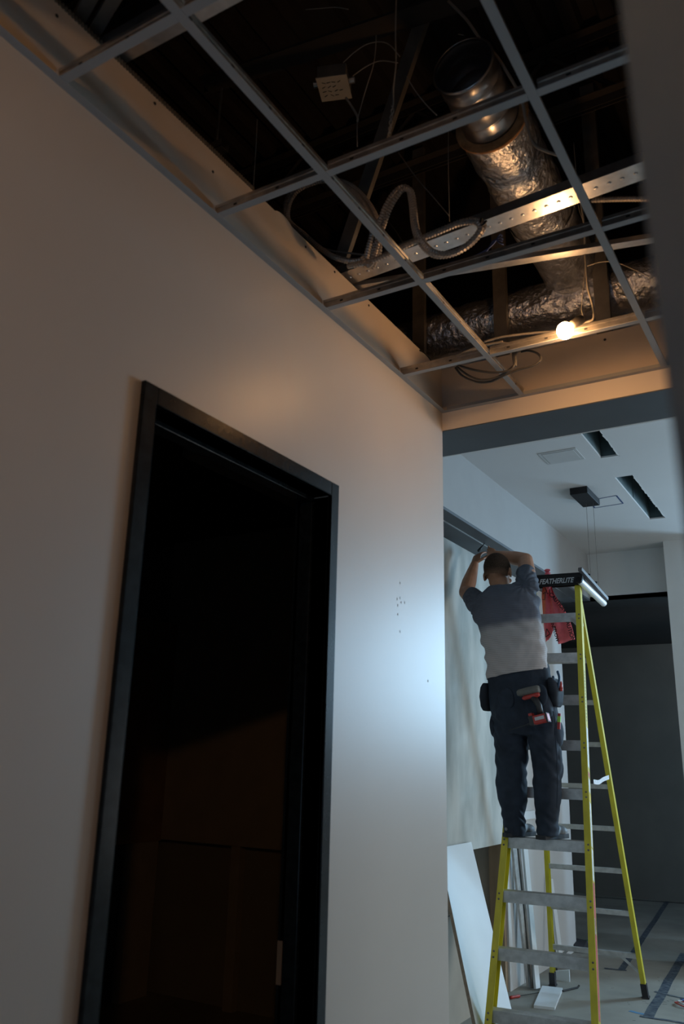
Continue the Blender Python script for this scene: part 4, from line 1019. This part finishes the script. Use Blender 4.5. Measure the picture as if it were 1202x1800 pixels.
# open hem, sleeves and neckline cleanly
bm = bmesh.new(); bm.from_mesh(me)
hemc = B(910, 1186); hs = (B(966, 1176).z-B(855, 1196).z)/(B(966, 1176).x-B(855, 1196).x)
ls = (Lel-Lsh).normalized(); lc = lerp(Lsh, Lel, .60); rs_ = (Rel-Rsh).normalized(); rc = lerp(Rsh, Rel, .50)
def cut(co, no, near=None, rad=0):
    vs = [v for v in bm.verts if near is None or (v.co-near).length < rad]
    st = set(vs); es = [e for e in bm.edges if e.verts[0] in st and e.verts[1] in st]; fs = [f for f in bm.faces if all(v in st for v in f.verts)]
    bmesh.ops.bisect_plane(bm, geom=vs+es+fs, plane_co=co, plane_no=no)
cut(hemc - Vector((0, 0, .002)), Vector((-hs, 0, 1)).normalized())
cut(lc, ls, lc, .15); cut(rc, rs_, rc, .15)
def kill(v):
    c = v.co
    if c.z < hemc.z + hs*(c.x-hemc.x) - .00205: return True
    if (c-lc).dot(ls) > 1e-5 and (c-lc).length < .13: return True
    if (c-rc).dot(rs_) > 1e-5 and (c-rc).length < .13: return True
    if c.z > neckb.z+.018 and (c-neckb).length < .085: return True
    return False
bmesh.ops.delete(bm, geom=[v for v in bm.verts if kill(v)], context='VERTS'); bm.to_mesh(me); bm.free()
shirt_org = world_org(man)
SHIRT_Z = (1.02, 1.62)
sh = fin(me, 'shirt', [shirt_mat()], man); s = sh.modifiers.new('s', 'SOLIDIFY'); s.thickness = .004; s.offset = -1
sh['label'] = 'tee shirt, dark slate above and pale grey below'
# neckline rib and hem stitching
mb = MB(); n = 28; pts = [neckb + Vector((math.cos(2*PI*k/n)*.069, math.sin(2*PI*k/n)*.069, .018+.006*math.sin(2*PI*k/n))) for k in range(n+1)]
mb.tube(pts, .006, 8); mb.build('neck_rib', mat('neck_rib_cloth', (.07, .08, .105), rough=.9), sh, smooth=True)
# trousers
mb = MB()
hip = [(1292, 873, 984, .120), (1270, 866, 983, .130), (1245, 862, 980, .140), (1220, 859, 974, .140), (1195, 858, 969, .130), (1176, 860, 965, .122), (1168, 862, 963, .12)]
mb.loft([seg_ring(p, l, r_, ry=q, pw=2.2) for p, l, r_, q in hip], 32)
mb.ell(B(893, 1245, 5.27), .10, .075, .11); mb.ell(B(944, 1243, 5.27), .10, .075, .11)   # seat
Lleg = [(1469, 888, 922, .074), (1456, 886, 922, .072), (1442, 884, 923, .072), (1427, 883, 922, .070), (1406, 876, 926, .082), (1380, 872, 925, .088), (1350, 873, 925, .090), (1330, 871, 927, .092), (1300, 870, 926, .100), (1275, 867, 925, .112)]
Rleg = [(1469, 945, 981, .074), (1456, 944, 981, .072), (1442, 942, 981, .072), (1428, 941, 982, .070), (1408, 939, 986, .082), (1378, 937, 987, .088), (1350, 938, 989, .090), (1330, 934, 987, .092), (1305, 930, 985, .100), (1278, 924, 984, .112)]
for LL in (Lleg, Rleg): mb.loft([seg_ring(p, l, r_, ry=q, pw=2.1) for p, l, r_, q in LL], 24)
kz = B(920, 1345).z; az = B(920, 1440).z; cz = B(920, 1275).z
def tr_disp(c, n):
    d = .006*fold(c, 2, (10, 10, 10)) + .003*fold(c, 12, (28, 28, 28))
    for z0, s, f, a in ((kz, .13, 75, .0068), (az, .07, 100, .0058), (cz, .08, 75, .0055)):
        k = math.exp(-((c.z-z0)/s)**2); d += a*k*math.sin(f*c.z + 26*c.x + 14*c.y + 9*fold(c, 7, (8, 8, 5)))*(.4+1.2*abs(fold(c, 17, (9, 9, 9))))
    return d
me = remesh(mb, .007, 5, tr_disp)
tr = fin(me, 'trousers', [M_jean], man)
# pockets, pouches
def pad(name, c, rx, ry, rz, m_, parent, rot=None, label=None, amp=.004):
    mb = MB(); mb.ell(c, rx, ry, rz, rot=rot, nu=20, nv=14); me = remesh(mb, .006, 2, lambda q, n: amp*fold(q, 4, (22, 22, 22)))
    o = fin(me, name, [m_], parent); 
    if label: o['label'] = label
    return o
pad('thigh_pocket', B(871, 1275, 5.34), .035, .07, .085, M_jean, tr)
pad('thigh_pocket', B(980, 1288, 5.35), .035, .06, .09, M_jean, tr)
pad('back_pocket', B(890, 1228, 5.205), .055, .016, .07, M_jean, tr)
pad('back_pocket', B(948, 1222, 5.205), .055, .016, .07, M_jean, tr)
mb = MB()
for (px0, py0, px1, py1) in ((976, 1290, 979, 1420), (972, 1250, 975, 1290)):
    mb.tube(spline([B(px0, py0, 5.245), B((px0+px1)/2+2, (py0+py1)/2, 5.25), B(px1, py1, 5.27)], 10), .0035, 6)
mb.build('side_seam', M_jean, tr)
mb = MB(); n = 36
c = B(912, 1178); pts = [c+Vector((math.cos(2*PI*k/n)*.168, .0+math.sin(2*PI*k/n)*.100, hs*math.cos(2*PI*k/n)*.19+.02)) for k in range(n+1)]
mb.tube(pts, .014, 8); b_ = mb.build('belt', M_pouch, man, smooth=True)
for (px, py, nm, dx) in ((856, 1226, 'left', -1), (977, 1218, 'right', 1)):
    c = B(px, py, 5.34); mb = MB()
    mb.loft([(c.x, c.y, c.z-.088, .020, .05, 3), (c.x-dx*.003, c.y, c.z-.06, .034, .075, 3), (c.x, c.y, c.z, .036, .085, 3), (c.x-dx*.004, c.y, c.z+.06, .030, .085, 3), (c.x-dx*.012, c.y, c.z+.090, .018, .08, 3)], 20)
    me = remesh(mb, .006, 2, lambda q, n: .003*fold(q, 4, (20, 20, 20)))
    o = fin(me, 'tool_pouch', [M_pouch], man); o['label'] = 'black tool pouch on the %s hip' % nm
# boots (toes point forward, +y, slightly right)
for (px, py, sx) in ((905, 1470, 0), (963, 1470, 1)):
    c = B(px, py, 5.365); c.z = ZST
    yaw = Matrix.Rotation(math.radians(-14), 3, 'Z')
    def F(x, y, z): return c + yaw @ Vector((x, y, z))
    bt = bpy.data.objects.new('boot', None); COL.objects.link(bt); bt.parent = man; bt.location = c - world_org(man)
    mb = MB()
    mb.limb([F(0, -.02, .06), F(0, -.010, .10)], [.044, .040], 16)
    mb.ell(F(0, -.045, .045), .040, .045, .045); mb.ell(F(0, .06, .048), .042, .09, .046); mb.ell(F(.0, .145, .038), .046, .065, .036); mb.ell(F(0, .02, .04), .040, .10, .038)
    me = remesh(mb, .006, 4, lambda q, n: .0016*fold(q, 4, (40, 40, 40)))
    bm = bmesh.new(); bm.from_mesh(me)
    for v in bm.verts:
        if v.co.z < ZST+.020: v.co.z = ZST+.020
    bm.to_mesh(me); bm.free()
    fin(me, 'boot_upper', [M_boot], bt)
    mb = MB(); rings = []
    outl = [(-.036, -.085), (0, -.098), (.036, -.085), (.040, -.03), (.040, .04), (.048, .11), (.046, .17), (.026, .205), (-.005, .214), (-.032, .198), (-.048, .15), (-.047, .10), (-.038, .03), (-.040, -.03)]
    mb.sweep(F(0, 0, .0005), F(0, 0, .026), outl, yaw @ Vector((1, 0, 0)), yaw @ Vector((0, 1, 0)))
    mb.build('boot_sole', M_sole, bt, bevel=.003)
    mb = MB()
    for k in range(4): mb.tube([F(-.022, .045+k*.018, .088-.010*k), F(.022, .050+k*.018, .088-.010*k)], .0022, 6)
    mb.build('lace', M_pouch, bt)
# tools carried: a drill in the back loop, pliers, level
c = B(936, 1243, 5.17)
r = thing('cordless_drill', c, 'red and black cordless drill hanging on the worker backside', 'drill')
ya = Vector((0, -1, 0))
def D(px, py, dy=0): return B(px, py, 5.165+dy)
mb = MB(); a = D(909, 1219); b = D(948, 1211); mb.tube([a, lerp(a, b, .08), lerp(a, b, .5), lerp(a, b, .92), b], [.014, .022, .026, .026, .020], 16); mb.build('motor_housing', M_tgrey, r, smooth=True)
mb = MB(); a = D(918, 1228, -.008); b = D(948, 1220, -.008); mb.tube([a, lerp(a, b, .1), lerp(a, b, .9), b], [.006, .013, .015, .010], 12); mb.build('housing_trim', M_tred, r, smooth=True)
mb = MB(); mb.limb([D(938, 1226), D(947, 1240), D(950, 1256)], [.022, .019, .019], 14); mb.build('grip', M_tblk, r, smooth=True)
mb = MB(); a = D(937, 1267); b = D(962, 1261); d = (b-a).normalized(); u_ = d.cross(ya).normalized()
mb.obox((a+b)/2, d, ya, u_, .056, .030, .026); bt_ = mb.build('battery', M_tred, r, bevel=.006)
mb = MB(); mb.obox(a-d*.004, d, ya, u_, .014, .032, .029); mb.obox(b+d*.002, d, ya, u_, .006, .032, .029); mb.build('battery_end', M_tblk, r, bevel=.003)
mb = MB(); mb.obox((a+b)/2+ya*.0305+d*.005-u_*.004, d, ya, u_, .030, .0006, .010); mb.build('battery_label', M_lettr, r)
mb = MB(); mb.obox(D(934, 1258), d, ya, u_, .012, .024, .014); mb.build('battery_latch', M_tred, r, bevel=.003)
a = D(932, 1272, .0); b = D(894, 1284, .0); mb = MB(); mb.tube([a, lerp(a, b, .15)], .006, 8); mb.tube([lerp(a, b, .15), b], .0028, 8)
tag(mb.build('long_driver_bit', M_tblk), 'thin dark rod poking left under the drill battery', 'rod')
r = thing('pliers', B(980, 1190, 5.30), 'blue handled pliers in the right hip pouch', 'pliers')
for (p_, q_, s_) in (((975, 1208), (974, 1198), (972, 1190)), ((981, 1208), (983, 1192), (980, 1181))):
    mb = MB(); mb.limb(spline([B(*p_, 5.30), B(*q_, 5.30), B(*s_, 5.30)], 6), [.0085]*13, 8); mb.build('handle', mat('pliers_grip', (.03, .07, .13), rough=.4), r, smooth=True)
mb = MB(); mb.limb([B(985, 1200, 5.31), B(986, 1212, 5.31)], [.010, .012], 10); tag(mb.build('red_tool_handle', M_tred, smooth=True), 'dark red tool handle in the right hip pouch', 'tool')
r = thing('torpedo_level', B(983, 1265, 5.27), 'small red level with lime vial in the right thigh pocket', 'level')
a = B(983, 1254, 5.275); b = B(982, 1282, 5.275); mb = MB(); mb.bar(a, b, .018, .014, up=(0, 1, 0)); mb.build('level_body', M_tred, r, bevel=.002)
mb = MB(); mb.bar(lerp(a, b, .18), lerp(a, b, .55), .0195, .0155, up=(0, 1, 0)); mb.build('level_vial', M_lime, r)
# black tool in hand
mb = MB(); mb.limb([B(841, 968, 5.70), B(848, 960, 5.76)], [.010, .008], 10); mb.cyl(B(848, 960, 5.76), B(852, 955, 5.80), .004, 8)
tag(mb.build('hand_tool', M_tblk, smooth=True), 'short black driver held up to the soffit in the worker hands', 'tool')
